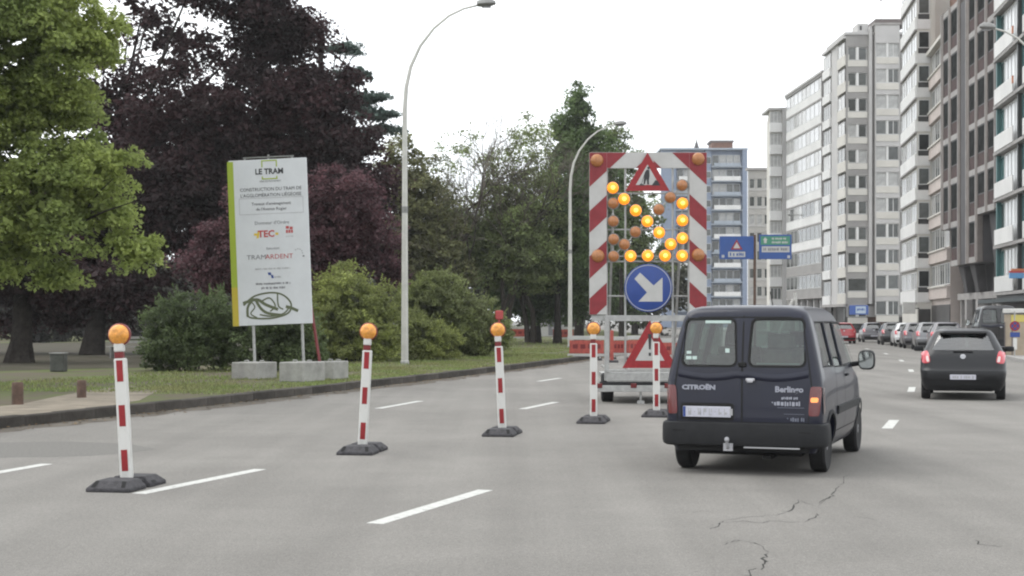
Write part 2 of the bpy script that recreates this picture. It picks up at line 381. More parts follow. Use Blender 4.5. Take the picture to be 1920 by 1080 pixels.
# verge (park) left of the kerb and pavement right of it
def side_sheet(o0, o1, z, y0, y1, step=4): return strip(o0, o1, z, y0, y1, step)
vs = []; fs = []; ys = list(range(-20, 401, 4)); mb = MB()
for Y in ys:
    a = CP(Y, LK-.19); vs += [(a.x-260, a.y, VZ-.01), (a.x, a.y, VZ-.01)]
for i in range(len(ys)-1): fs.append((2*i, 2*i+1, 2*i+3, 2*i+2))
mb.add(vs, fs); lawn = struct(mb.build('lawn', M['lawn'], normals=False))
pv = MB(); vs = []; fs = []
for Y in ys:
    a = CP(Y, RK+.19); vs += [(a.x, a.y, .13), (a.x+60, a.y, .13)]
for i in range(len(ys)-1): fs.append((2*i, 2*i+1, 2*i+3, 2*i+2))
pv.add(vs, fs); struct(pv.build('pavement', M['pavement'], normals=False))
# bare earth paths in the park
def path_px(name, pts, m, z=VZ-.005):
    mb = MB(); mb.add([(PX(x, GY(y, VZ)), GY(y, VZ), z) for x, y in pts], [tuple(range(len(pts)))]); struct(mb.build(name, m, normals=False))
path_px('dirt_path', [(-300, 815), (0, 781), (190, 763), (262, 750), (300, 730), (240, 722), (170, 731), (110, 742), (40, 757), (-300, 790)], M['dirt'])
path_px('earth_path', [(-400, 708), (80, 693), (330, 688), (560, 672), (760, 655), (760, 640), (300, 640), (-400, 648)], M['earth'], VZ-.0055)

def grass_patch(n, ya, yb, oa, ob_, hmin, hmax, seed, density=None):
    rng = np.random.default_rng(seed)
    Y = rng.uniform(ya, yb, n); o = LK-rng.uniform(oa, ob_, n)
    h = np.radians(np.interp(Y, _HY, _HA)); x = np.interp(Y, _ys, _xs)+o*np.cos(h); y = Y-o*np.sin(h)
    keep = (np.sin(x*1.7+y*.6)+np.sin(y*1.1-x*.5)+rng.uniform(-1.6, 1.6, n)) > -.6
    x, y = x[keep], y[keep]; n = len(x); hh = rng.uniform(hmin, hmax, n); an = rng.uniform(0, 6.28, n); ww = .012+hh*.06
    lx, ly = rng.normal(0, .35, n)*hh, rng.normal(0, .35, n)*hh
    v = np.empty((n, 3, 3), np.float32); z0 = VZ-.012
    v[:, 0] = np.c_[x-np.cos(an)*ww, y-np.sin(an)*ww, np.full(n, z0)]; v[:, 1] = np.c_[x+np.cos(an)*ww, y+np.sin(an)*ww, np.full(n, z0)]
    v[:, 2] = np.c_[x+lx, y+ly, z0+hh]
    return v.reshape(-1, 3)
def raw_mesh(name, v, k, m):
    me = bpy.data.meshes.new(name); nv = len(v); nf = nv//k
    me.vertices.add(nv); me.vertices.foreach_set('co', np.ascontiguousarray(v, np.float32).ravel())
    me.loops.add(nv); me.loops.foreach_set('vertex_index', np.arange(nv, dtype=np.int32))
    me.polygons.add(nf); me.polygons.foreach_set('loop_start', np.arange(0, nv, k, dtype=np.int32)); me.polygons.foreach_set('loop_total', np.full(nf, k, np.int32))
    me.materials.append(m); me.update(calc_edges=True); return me
v = np.vstack([grass_patch(34000, 26, 62, .25, 3.4, .015, .06, 1), grass_patch(34000, 26, 75, 2.5, 8, .02, .085, 2), grass_patch(9000, 55, 110, .2, 12, .05, .14, 3)])
o = link('grass', raw_mesh('grass', v, 3, M['grass'])); struct(o, 'stuff'); o['label'] = 'short patchy grass growing on the verge behind the dark kerb'
rng = np.random.default_rng(4); n = 1500
Y = rng.uniform(15, 75, n); oo = LK+np.abs(rng.normal(0, .3, n))+.02; h = np.radians(np.interp(Y, _HY, _HA))
x = np.interp(Y, _ys, _xs)+oo*np.cos(h); y = Y-oo*np.sin(h); an = rng.uniform(0, 6.28, n); s = rng.uniform(.015, .05, n)
q = np.empty((n, 4, 3)); 
for k in range(4): q[:, k] = np.c_[x+np.cos(an+k*1.57)*s*(1 if k % 2 else .6), y+np.sin(an+k*1.57)*s*(1 if k % 2 else .6), .009+rng.uniform(0, .02, n)]
o = link('litter', raw_mesh('litter', q.reshape(-1, 3), 4, M['litter'])); struct(o, 'stuff'); o['label'] = 'brown leaf litter lying in the gutter along the kerb'
# ------------------------------------------------------------------ trees
def leaves(blobs, n, ls, seed, nclump=260, crad=.5, flat=.55, aspect=.6, shell=.55, droop=.25):
    """blobs: (cx,cy,cz,rx,ry,rz,weight). Leaf-sized diamonds gathered in sprays spread through each blob."""
    rng = np.random.default_rng(seed); W = np.array([b[6] for b in blobs]); W = W/W.sum(); out = []
    for b, wt in zip(blobs, W):
        nc = max(6, int(nclump*wt)); nl = int(n*wt)
        d = rng.normal(size=(nc, 3)); d /= np.linalg.norm(d, axis=1)[:, None]
        r = (shell+(1.06-shell)*rng.random(nc)**.6)*(1+.16*np.sin(d[:, 0]*5+seed)*np.cos(d[:, 2]*4+b[0]))
        C = np.array(b[:3])+d*np.array(b[3:6])*r[:, None]; cr_ = crad*rng.uniform(.55, 1.35, nc)
        k = rng.integers(0, nc, nl)
        off = rng.normal(size=(nl, 3)); off /= (np.linalg.norm(off, axis=1)[:, None]+1e-6); off *= (rng.random(nl)**.45)[:, None]
        off *= np.c_[cr_[k], cr_[k], cr_[k]*flat]
        off[:, 2] -= droop*(off[:, 0]**2+off[:, 1]**2)/np.maximum(cr_[k], .05)
        p = C[k]+off
        nrm = rng.normal(size=(nl, 3)); nrm[:, 2] += 1.1; nrm += d[k]*.5; nrm /= np.linalg.norm(nrm, axis=1)[:, None]
        a = np.cross(nrm, rng.normal(size=(nl, 3))); a /= np.linalg.norm(a, axis=1)[:, None]; bb = np.cross(nrm, a)
        s = (ls*rng.uniform(.6, 1.35, nl))[:, None]
        q = np.empty((nl, 4, 3)); q[:, 0] = p-a*s*.5; q[:, 1] = p+bb*s*.5*aspect-nrm*s*.08; q[:, 2] = p+a*s*.5; q[:, 3] = p-bb*s*.5*aspect-nrm*s*.08
        out.append(q.reshape(-1, 3))
    return np.vstack(out)
def filler(blobs, n, ls, seed):             # big leaves deep inside the crown, so it reads as solid
    return leaves([(b[0], b[1], b[2], b[3]*.62, b[4]*.62, b[5]*.62, b[6]) for b in blobs], n, ls, seed+500, nclump=max(40, n//14), crad=ls*1.2, shell=.1)
def px_blobs(Y, L_, depth=1.0, dy=0):
    k = Y/F; r = []
    for i, b in enumerate(L_):
        px, py, rx, ry = b[:4]; wt = b[4] if len(b) > 4 else 1
        r.append((PX(px, Y), Y+dy+((i*37) % 11-5)*.09*rx*k*depth, PZ(py, Y), rx*k, max(rx, ry)*k*depth*.85, ry*k, rx*ry*wt))
    return r
def shoots(blobs, n, ls, seed, ln=.5, up=.9):  # young shoots that break the outline
    rng = np.random.default_rng(seed+77); out = []
    W = np.array([b[3]*b[5] for b in blobs]); W = W/W.sum(); k = rng.choice(len(blobs), n, p=W)
    for i in range(n):
        b = blobs[k[i]]; d = rng.normal(size=3); d[2] = abs(d[2])*.9+.1; d /= np.linalg.norm(d)
        p = np.array(b[:3])+d*np.array(b[3:6])*rng.uniform(.85, 1.02); g_ = d+np.array([0, 0, up])+rng.normal(size=3)*.25; g_ /= np.linalg.norm(g_)
        L_ = ln*rng.uniform(.4, 1.2); m = 12; t = np.linspace(.05, 1, m)[:, None]
        q = p+g_*L_*t+np.array([0, 0, -.25*L_])*t**2+rng.normal(size=(m, 3))*ls*.35*(1.1-t)
        a = g_+rng.normal(size=(m, 3))*.6; a /= np.linalg.norm(a, axis=1)[:, None]; w_ = np.cross(a, rng.normal(size=(m, 3))); w_ /= np.linalg.norm(w_, axis=1)[:, None]
        s_ = ls*rng.uniform(.6, 1.1, (m, 1)); v = np.empty((m, 4, 3)); v[:, 0] = q-a*s_*.5; v[:, 1] = q+w_*s_*.25; v[:, 2] = q+a*s_*.5; v[:, 3] = q-w_*s_*.25; out.append(v.reshape(-1, 3))
    return np.vstack(out)
def limbs(base, top_z, r0, blobs, seed, n=14, mb=None, stem_lean=(0, 0), nseg=7):
    r = random.Random(seed); mb = mb or MB(); base = Vector(base); P = []; R = []
    for i in range(nseg+1):
        t = i/nseg; P.append(base+Vector((stem_lean[0]*t+r.uniform(-.05, .05)*r0*4*(i > 0), stem_lean[1]*t, (top_z-base.z)*t))); R.append(r0*(1.35 if i == 0 else 1-.72*t))
    mb.tube(P, R, 9)
    for j in range(n):
        b = r.choice(blobs); t = r.uniform(.35, .97); i = int(t*nseg); s = P[i].lerp(P[min(i+1, nseg)], t*nseg-i)
        e = Vector((b[0]+r.uniform(-.45, .45)*b[3], b[1]+r.uniform(-.45, .45)*b[4], b[2]+r.uniform(-.45, .45)*b[5]))
        m = s.lerp(e, .5)+Vector((0, 0, (e-s).length*.1)); rr = R[i]*.45
        pts = [s, s.lerp(m, .5)+Vector((r.uniform(-.1, .1), r.uniform(-.1, .1), .08)), m, m.lerp(e, .55), e]
        mb.tube(pts, [rr, rr*.8, rr*.55, rr*.35, rr*.12], 5, caps=False)
        for q in range(3):
            s2 = pts[2].lerp(pts[4], r.random()); e2 = s2+Vector((r.gauss(0, 1), r.gauss(0, 1), r.gauss(.3, .6)))*(e-s).length*.09
            mb.tube([s2, s2.lerp(e2, .5)+Vector((0, 0, .05)), e2], [rr*.28, rr*.2, rr*.05], 4, caps=False)
    return mb
def tree(name, label, group, base, top_z, r0, blobs, n, ls, lm, seed, bark='bark', cat='tree', nl=14, lean=(0, 0), fill=.12, **kw):
    t = thing(name, label, cat, base, group=group); B = Vector(base)
    bl = [(b[0]-B.x, b[1]-B.y, b[2]-B.z, *b[3:]) for b in blobs]
    limbs((0, 0, -.1), top_z-B.z, r0, bl, seed, nl, stem_lean=lean).build('trunk', M[bark], t, normals=False, smooth=True)
    link('crown', raw_mesh('crown', np.vstack([leaves(bl, n, ls, seed, **kw), filler(bl, int(n*fill), ls*1.9, seed)]) if fill else leaves(bl, n, ls, seed, **kw), 4, lm), t)
    return t
def shrub(name, label, group, Y, L_, n, ls, lm, seed, **kw):
    bx = sum(b[0]*b[2] for b in L_)/sum(b[2] for b in L_); B = Vector((PX(bx, Y), Y, VZ-.02))
    t = thing(name, label, 'shrub', B, group=group)
    bl = [(b[0]-B.x, b[1]-B.y, b[2]-B.z, *b[3:]) for b in px_blobs(Y, L_, .9)]
    r = random.Random(seed); mb = MB()
    for k in range(12):
        b = r.choice(bl); e = Vector((b[0]+r.uniform(-.6, .6)*b[3], b[1]+r.uniform(-.6, .6)*b[4], b[2]+r.uniform(.1, .9)*b[5]))
        s = Vector((e.x*.35, e.y*.35, 0)); mb.tube([s, s.lerp(e, .5)+Vector((r.uniform(-.1, .1), 0, .1)), e], [.03, .022, .006], 4, caps=False)
    mb.build('stem', M['bark'], t, normals=False)
    link('crown', raw_mesh('crown', np.vstack([leaves(bl, n, ls, seed, **kw), filler(bl, n//8, ls*2.2, seed), shoots(bl, 150, ls*1.2, seed)]), 4, lm), t); return t

ML = {}
ML['beech'] = leafmat('beech_leaf', (0.0641, 0.0328, 0.0358), (0.0377, 0.026, 0.0266), .45, 0.47, .25)
ML['plum'] = leafmat('plum_leaf', (0.154, 0.077, 0.0875), (0.0875, 0.0473, 0.0542), .45, 0.47, .5)
ML['lime_tree'] = leafmat('fresh_leaf', (0.364, 0.425, 0.1313), (0.234, 0.2937, 0.1), .28, .55, .45)
ML['dark_green'] = leafmat('dark_leaf', (0.1224, 0.1775, 0.0665), (0.0765, 0.1183, 0.0508), .4, 0.42, .4)
ML['mid_green'] = leafmat('mid_leaf', (0.1574, 0.2208, 0.0864), (0.096, 0.144, 0.0653), .4, 0.47, .4)
ML['bush_a'] = leafmat('bush_leaf', (0.1527, 0.2004, 0.0853), (0.086, 0.1151, 0.0512), .4, 0.42, .7)
ML['bush_b'] = leafmat('bright_bush_leaf', (0.3303, 0.3697, 0.1147), (0.1909, 0.2174, 0.0834), .4, 0.47, .7)
ML['bush_c'] = leafmat('olive_bush_leaf', (0.2552, 0.297, 0.1097), (0.1555, 0.1755, 0.0828), .4, 0.42, .7)
ML['olive'] = leafmat('olive_leaf', (0.2024, 0.2112, 0.0928), (0.1325, 0.1344, 0.0672), .4, 0.47, .4)
ML['twig_leaf'] = leafmat('sparse_leaf', (0.2341, 0.2903, 0.1115), (0.1588, 0.1849, 0.084), .4, 0.47, .5)
ML['cedar'] = leafmat('cedar_needle', (0.119, 0.1615, 0.136), (0.068, 0.102, 0.085), .4, 0.32, .6)
ML['far'] = leafmat('far_leaf', (0.078, 0.0858, 0.0546), (0.0546, 0.052, 0.0416), .4, 0.42, .12)
ML['light'] = leafmat('pale_leaf', (0.2028, 0.2496, 0.1014), (0.117, 0.156, 0.0624), .4, 0.52, .4)

TG = 'trees in the park on the left'
# copper beech
Y = 66
bl = px_blobs(Y, [(440, -60, 150, 110), (330, 75, 95, 85, .27), (520, 80, 95, 100), (400, 215, 165, 95, .9), (585, 215, 110, 100), (655, 330, 85, 110), (300, 340, 180, 140, 1.2),
                  (480, 390, 190, 140, 1.3), (640, 430, 80, 90), (150, 430, 150, 140, 1.2), (60, 540, 110, 70, 1.1), (220, 540, 130, 60, 1.1), (-80, 420, 150, 150), (262, 20, 45, 60, .3), (180, 190, 70, 80, .6)], .8)
tree('copper_beech', 'huge copper beech with near-black purple foliage behind the white information board', TG, (PX(172, 64), 64, VZ), PZ(230, 66), .42, bl, 190000, .23, ML['beech'], 11, nl=26, nclump=1700, crad=.95, shell=.45, lean=(.6, 2.5), fill=.1)
# second trunk of the beech group at the left edge
bl = px_blobs(52, [(20, 470, 120, 70), (-120, 430, 120, 110), (110, 510, 90, 50)], .8)
tree('purple_beech', 'thick dark trunk standing by the left edge under purple branches', TG, (PX(36, 52), 52, VZ), PZ(380, 52), .42, bl, 22000, .2, ML['beech'], 12, nl=10, nclump=260, crad=.7, lean=(0, 1))
# near green tree, trunk outside the frame
Y = 34
bl = px_blobs(Y, [(40, 50, 170, 110), (150, 70, 85, 60), (20, 190, 150, 90), (110, 160, 90, 50), (80, 330, 150, 85), (185, 300, 55, 40), (70, 415, 140, 55), (195, 390, 55, 45), (235, 455, 48, 42), (20, 475, 85, 42, .6),
                  (118, 512, 34, 34), (-200, 200, 220, 260, .8), (-120, -200, 330, 220, .8), (215, 60, 30, 50, .6)], .9)
tree('green_tree', 'bright green leafy tree reaching into the upper left over the verge', TG, (PX(-330, 37), 37, VZ), PZ(-150, 35), .38, bl, 165000, .118, ML['lime_tree'], 13, nl=26, nclump=800, crad=.46, flat=.45, shell=.3, droop=.6, lean=(1, -1), fill=.08)
# cedar behind the beech: flat tiers
Y = 76
bl = px_blobs(Y, [(662, 95, 20, 6), (668, 140, 40, 9), (680, 182, 52, 10), (700, 214, 46, 9), (716, 240, 36, 8), (640, 250, 70, 12), (640, 90, 30, 6), (600, 160, 60, 12)], .8)
tree('cedar', 'grey-green cedar with flat tiers poking out right of the copper beech', TG, (PX(600, Y), Y, VZ), PZ(60, Y), .4, bl, 14000, .2, ML['cedar'], 14, nl=12, nclump=150, crad=.6, flat=.25, aspect=.35)
# purple plum
Y = 56
bl = px_blobs(Y, [(635, 385, 75, 72), (600, 440, 80, 80), (690, 450, 58, 66), (520, 450, 100, 110), (400, 490, 55, 70), (720, 500, 34, 40), (610, 520, 40, 60)], .8)
tree('plum_tree', 'reddish purple plum tree half hidden behind the white information board', TG, (PX(560, Y), Y, VZ), PZ(420, Y), .16, bl, 42000, .15, ML['plum'], 15, nl=14, nclump=420, crad=.55)
# olive coloured tree behind the first lamp post
Y = 90
bl = px_blobs(Y, [(745, 330, 45, 75), (775, 420, 50, 110), (800, 350, 45, 60, .6), (745, 480, 40, 70), (830, 470, 50, 80)], .8)
tree('olive_tree', 'dull olive-brown tree standing behind the nearer lamp post', TG, (PX(770, Y), Y, VZ), PZ(330, Y), .25, bl, 22000, .22, ML['olive'], 16, nl=14, nclump=240, crad=.8)

# bare trees
def bare(name, label, base, h, spread, seed, leaf_n, leaf_blobs, stems=3):
    t = thing(name, label, 'tree', base, group=TG); r = random.Random(seed); mb = MB(); twigs = MB(); tips = []
    def grow(p, d, ln, rad, dep):
        pts = [p]; n = 4; q = p.copy(); dd = d.copy()
        for i in range(n):
            dd = (dd+Vector((r.gauss(0, .12), r.gauss(0, .12), r.gauss(.05, .08)))).normalized(); q = q+dd*ln/n; pts.append(q.copy())
        (mb if dep < 3 else twigs).tube(pts, [rad*(1-.13*i) for i in range(n+1)], 6 if dep < 2 else 3, caps=False)
        if dep >= 5: return
        k = 3 if dep < 4 else 4
        for j in range(k):
            s = pts[r.choice([2, 3, 4]) if j else 4]; a = dd.orthogonal().normalized(); a.rotate(Matrix.Rotation(r.uniform(0, 6.28), 3, dd))
            nd = (dd+a*r.uniform(.3, .85)*spread).normalized(); grow(s, nd, ln*r.uniform(.62, .82), rad*r.uniform(.5, .66), dep+1)
    for k in range(stems):
        grow(Vector((r.uniform(-.5, .5), r.uniform(-.5, .5), -.1)), Vector((r.uniform(-.22, .22), r.uniform(-.2, .2), 1)).normalized(), h*.31, .19*h/14, 0)
    mb.build('trunk', M['bark_mid'], t, normals=False); twigs.build('twigs', M['bark_pale'], t, normals=False)
    B = Vector(base); lb = [(b[0]-B.x, b[1]-B.y, b[2]-B.z, *b[3:]) for b in leaf_blobs]
    link('crown', raw_mesh('crown', leaves(lb, leaf_n, .19, seed, nclump=420, crad=.75, shell=.1), 4, ML['twig_leaf']), t)
Y = 92
bare('bare_tree', 'thinly leafed tall tree, first grey-brown one right of the nearer lamp post', (PX(850, Y), Y, VZ), PZ(185, Y), 1, 31, 19000, px_blobs(Y, [(840, 310, 55, 90, .22), (850, 440, 85, 100, 1.6), (870, 240, 40, 50, .08), (800, 470, 50, 80, 1.4)], 1, 3))
bare('bare_tree', 'thinly leafed tall tree with several stems in front of the green poplar', (PX(935, Y), Y+2, VZ), PZ(180, Y), 1, 32, 24000, px_blobs(Y, [(930, 310, 65, 90, .25), (940, 445, 95, 100, 1.8), (985, 240, 40, 45, .15)], 1, 3))
bare('bare_tree', 'thinly leafed brown tree directly left of the farther lamp post', (PX(1000, Y), Y+4, VZ), PZ(200, Y), .9, 33, 24000, px_blobs(Y, [(1000, 300, 50, 90, .5), (985, 440, 85, 120, 1.8), (1010, 220, 30, 30, .25)], 1, 2), 2)
# poplar and dark trees
Y = 106
tree('poplar', 'tall dense green tree with pointed top behind the farther lamp post', TG, (PX(1085, Y), Y, VZ), PZ(190, Y), .3, px_blobs(Y, [(1085, 195, 20, 42), (1068, 260, 38, 55), (1105, 270, 35, 50), (1075, 340, 55, 75), (1125, 330, 40, 80), (1110, 430, 55, 90)], .8), 34000, .24, ML['mid_green'], 17, nclump=330, crad=.85)
tree('pale_tree', 'airy pale green tree showing above the left corner of the striped board', TG, (PX(1165, 125), 125, VZ), PZ(270, 125), .2, px_blobs(125, [(1150, 255, 28, 28, .7), (1175, 300, 30, 35, .8), (1140, 290, 25, 25, .7), (1165, 380, 45, 60)], .8), 7000, .24, ML['light'], 18, nclump=130, crad=.7)
Y = 98
tree('dark_tree', 'dark green tree with drooping branches, its leaning trunk left of the farther lamp post', TG, (PX(1003, Y), Y, VZ), PZ(380, Y), .36, px_blobs(Y, [(1000, 470, 55, 90), (955, 530, 45, 60), (1050, 480, 50, 110), (1020, 560, 50, 40)], .8), 30000, .2, ML['dark_green'], 19, nclump=280, crad=.75, droop=.6)
tree('dark_tree', 'dark green tree with slim trunk just left of the farther lamp post', TG, (PX(1045, Y-3), Y-3, VZ), PZ(360, Y), .24, px_blobs(Y-2, [(1075, 430, 45, 110), (1090, 530, 40, 60), (1060, 560, 40, 45)], .8), 22000, .2, ML['dark_green'], 20, nclump=220, crad=.75, droop=.6)
Y = 150
tree('pale_tree', 'light green tree seen through the open arrow board', TG, (PX(1190, Y), Y, 0), PZ(360, Y), .3, px_blobs(Y, [(1190, 400, 45, 60, .6), (1165, 460, 40, 60), (1205, 500, 50, 60), (1150, 540, 40, 50)], .8), 16000, .3, ML['light'], 21, nclump=160, crad=1.0)
tree('green_tree', 'darker green tree low behind the open arrow board', TG, (PX(1140, 140), 140, 0), PZ(400, 140), .3, px_blobs(140, [(1130, 420, 40, 80), (1145, 500, 40, 70), (1175, 560, 40, 40)], .8), 16000, .3, ML['mid_green'], 22, nclump=160, crad=1.0)

SG = 'bushes along the park edge'
shrub('bush', 'dark green rounded bush left of the white information board', SG, 44, [(345, 620, 68, 70), (300, 650, 34, 45), (405, 620, 45, 75)], 26000, .085, ML['bush_a'], 41, nclump=330, crad=.26)
shrub('bush', 'dark green bush under the white information board behind its posts', SG, 44, [(480, 640, 50, 60), (540, 630, 55, 70), (570, 660, 40, 40)], 18000, .085, ML['bush_a'], 42, nclump=260, crad=.26)
shrub('bush', 'big yellowish green bush between the information board and the nearer lamp post', SG, 53.5, [(660, 590, 62, 88), (620, 570, 38, 60), (720, 600, 48, 75), (600, 640, 40, 45), (680, 650, 70, 40)], 30000, .095, ML['bush_b'], 43, nclump=380, crad=.3)
shrub('bush', 'tall mid green bush right behind the nearer lamp post', SG, 60, [(825, 565, 50, 58), (790, 570, 45, 45), (865, 600, 45, 55), (770, 590, 30, 50)], 26000, .1, ML['bush_c'], 44, nclump=300, crad=.3)
shrub('bush', 'low bright green bush at the foot of the nearer lamp post', SG, 56, [(795, 635, 48, 42), (835, 645, 30, 28), (770, 610, 26, 30)], 14000, .085, ML['bush_b'], 45, nclump=180, crad=.25)
shrub('bush', 'olive green bush furthest right of the row, before the dark trunks', SG, 62, [(895, 610, 45, 52), (930, 625, 26, 36), (870, 640, 40, 30)], 18000, .105, ML['bush_c'], 46, nclump=220, crad=.3)

# far wood closing the view behind the park trees
rng = np.random.default_rng(9); bl = []
for i in range(60):
    px = -350+i*27+rng.uniform(-12, 12); Yw = rng.uniform(150, 190); k = Yw/F; top = rng.uniform(400, 520)
    bl.append((PX(px, Yw), Yw, PZ((top+600)/2, Yw), 55*k, 45*k, (620-top)/2*k, 1))
o = link('wood', raw_mesh('wood', np.vstack([leaves(bl, 60000, .6, 9, nclump=1400, crad=1.7), filler(bl, 9000, 1.4, 9)]), 4, ML['far'])); struct(o, 'stuff'); o['label'] = 'far wood of dull green trees closing the park'

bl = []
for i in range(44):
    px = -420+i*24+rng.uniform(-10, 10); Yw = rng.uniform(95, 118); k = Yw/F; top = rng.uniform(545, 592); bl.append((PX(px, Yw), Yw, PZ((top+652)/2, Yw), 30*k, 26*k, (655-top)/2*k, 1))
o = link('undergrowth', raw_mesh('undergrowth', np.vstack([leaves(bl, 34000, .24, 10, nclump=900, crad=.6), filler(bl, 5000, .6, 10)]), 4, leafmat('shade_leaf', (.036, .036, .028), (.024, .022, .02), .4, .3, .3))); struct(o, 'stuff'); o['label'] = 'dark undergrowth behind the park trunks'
# ------------------------------------------------------------------ warning beacons
BG = 'warning beacons closing the left lanes'
def clip_poly(poly, a, b, c):                # keep a*x+b*z<=c
    r = []
    for i, p in enumerate(poly):
        q = poly[(i+1) % len(poly)]; dp = a*p[0]+b*p[1]-c; dq = a*q[0]+b*q[1]-c
        if dp <= 0: r.append(p)
        if dp*dq < 0: t = dp/(dp-dq); r.append((p[0]+(q[0]-p[0])*t, p[1]+(q[1]-p[1])*t))
    return r
def make_beacon():
    t = thing('warning_beacon', '', 'beacon', group=BG)
    # foot: chamfered recycled rubber slab, long axis along y
    b = MB(); L2, W2, hh, c = .44, .225, .105, .07
    for y0, y1 in ((-L2, -.045), (.045, L2)):
        ya, yb = (y0+c*1.3, y1-.012) if y0 < 0 else (y0+.012, y1-c*1.3)
        vs = [(-W2, y0, 0), (W2, y0, 0), (W2, y1, 0), (-W2, y1, 0), (-W2, y0, .035), (W2, y0, .035), (W2, y1, .035), (-W2, y1, .035),
              (-W2+c, ya, hh), (W2-c, ya, hh), (W2-c, yb, hh), (-W2+c, yb, hh)]
        b.add(vs, [(3, 2, 1, 0), (0, 1, 5, 4), (1, 2, 6, 5), (2, 3, 7, 6), (3, 0, 4, 7), (4, 5, 9, 8), (5, 6, 10, 9), (6, 7, 11, 10), (7, 4, 8, 11), (8, 9, 10, 11)])
    b.box(-.15, .15, -.05, .05, .004, .085)
    foot = b.build('foot', M['rubber'], t, bevel=.008)
    for sx in (-1, 1):                        # dark grip slots on the front slope
        s = MB(); s.add([(sx*.155-.02, -.428, .0485), (sx*.155+.02, -.428, .0485), (sx*.135+.02, -.36, .1008), (sx*.135-.02, -.36, .1008)], [(0, 1, 2, 3)])
        s.build('slot', M['slot'], foot, normals=False)
    s = MB(); s.add([(.2245+.002, .10, .04), (.2245+.002, .2, .04), (.2, .2, .062), (.2, .1, .062)], [(0, 1, 2, 3)]); s.build('slot', M['slot'], foot, normals=False)
    # post: hollow white plastic blade
    b = MB(); b.box(-.058, .058, -.042, .042, .085, 1.275); post = b.build('post', M['white'], t, bevel=.012)
    for z0 in (1.045, .605, .165):
        r = MB(); r.box(-.032, .032, -.0445, -.041, z0, z0+.21); r.build('reflector', M['red'], post, bevel=.001)
        r = MB(); r.box(.041+.016, .061, -.026, .026, z0, z0+.21)
    # lamp: clip, white neck, red housing, amber lens
    lamp = MB(); lamp.box(-.05, .035, -.035, .035, 1.272, 1.34)
    lm = lamp.build('lamp_clip', M['red_plastic'], t, bevel=.008)
    nb = MB(); nb.box(-.052, .042, -.04, .04, 1.338, 1.425); nb.build('lamp_neck', M['white'], t, bevel=.01)
    hb = MB(); hb.M = Matrix.Translation((0, .012, 1.508)) @ Matrix.Rotation(math.radians(90), 4, 'X')
    hb.lathe([(.05, -.05), (.098, -.045), (.112, -.02), (.114, .012), (.104, .02)], 24); hs = hb.build('lamp_housing', M['red_plastic'], t, smooth=True)
    lb = MB(); lb.M = Matrix.Translation((0, 0, 1.508)) @ Matrix.Rotation(math.radians(90), 4, 'X')
    lb.lathe([(.102, -.01), (.102, .012), (.095, .035), (.07, .056), (.035, .067), (.003, .07)], 24); lb.build('lens', M['amber_lens'], t, smooth=True)
    return t
BE = make_beacon()
for i, (px, py, lean, rz, fl) in enumerate(((238, 895, -3.3, -10, 'amber lamped red and white beacon nearest the left edge, its foot on a dash'), (680, 833, 3.0, -8, 'amber lamped red and white beacon leaning right, standing below the information board'),
        (942, 802, -2.6, -9, 'amber lamped red and white beacon leaning left in front of the olive bush'), (1113, 780, 0, -10, 'amber lamped red and white beacon before the left wheel of the arrow trailer'), (1231, 769, -.3, -10, 'amber lamped red and white beacon between the arrow trailer and the navy van'))):
    Y = GY(py, .1); loc = (PX(px, Y), Y, 0)
    o = BE if i == 0 else dup(BE)
    o.location = loc; o['label'] = fl
    o.rotation_euler = (0, 0, math.radians(rz))
    for ch in o.children:
        if not ch.name.startswith('foot'):
            Rm = Matrix.Translation((0, 0, .09)) @ Matrix.Rotation(math.radians(lean), 4, 'Y') @ Matrix.Rotation(math.radians(-rz*.65), 4, 'Z') @ Matrix.Translation((0, 0, -.09))
            ch.matrix_local = Rm

# ------------------------------------------------------------------ information board with its concrete feet
Y = 38.6; k = Y/F
ib = thing('information_board', 'tall white tram works information board with lime left edge on two steel posts', 'sign', (PX(517, Y), Y, VZ), rot=(0, math.radians(-2.2), math.radians(-4)))
W, Z0, Z1 = 2.04, 1.36, 5.64
b = MB(); b.box(-W/2, W/2, -.03, .03, Z0, Z1); pan = b.build('panel', M['white_sign'], ib, bevel=.006)
b = MB(); b.box(-W/2-.04, -W/2+.12, -.034, .034, Z0+1.0, Z1-.03); b.build('lime_edge', M['lime'], ib)
b = MB(); b.box(-W/2-.04, -W/2+.12, -.034, .034, Z0-.005, Z0+1.0); b.build('yellow_edge', M['yellow_edge'], ib)
for x in (-.55, .73):
    b = MB(); b.tube([(x, .06, .2), (x, .06, Z1-.2)], .04, 8); b.build('post', M['galv'], ib, smooth=True)
b = MB(); b.box(-.64, .68, -.02, .06, Z1+.045, Z1+.075); 
for x in (-.6, .02, .64): b.box(x-.02, x+.02, -.02, .06, Z1-.01, Z1+.045+.08*(x == .02))
b.build('top_bracket', M['lamp_body'], ib)
yf = -.033
def T(s, z, size, m, x=0.06, **kw): return text(s, size, (x, yf, z), M[m], pan, **kw)
zz = lambda py: CH+(HOR-py)*k-VZ+.02
T('LE TRAM', zz(323), .2, 'black', bold=.006, x=0.04, sx=.95)
b = MB()
for x0, x1, z0, z1 in ((-.13, .22, .27, .3), (-.16, -.13, .12, .3), (.22, .25, .12, .3), (-.13, .22, -.2, -.17), (.22, .25, -.2, -.12), (-.16, -.13, -.2, -.12)): b.box(x0, x1, yf-.002, yf+.001, zz(323)+z0, zz(323)+z1)
b.build('logo', M['lime'], pan)
T('LIÈGE EN MOUVEMENT', zz(341), .055, 'grey_print')
T('CONSTRUCTION DU TRAM DE', zz(356), .125, 'black', sx=.92)
T("L'AGGLOMÉRATION LIÉGEOISE", zz(367), .125, 'black', sx=.92)
b = MB()
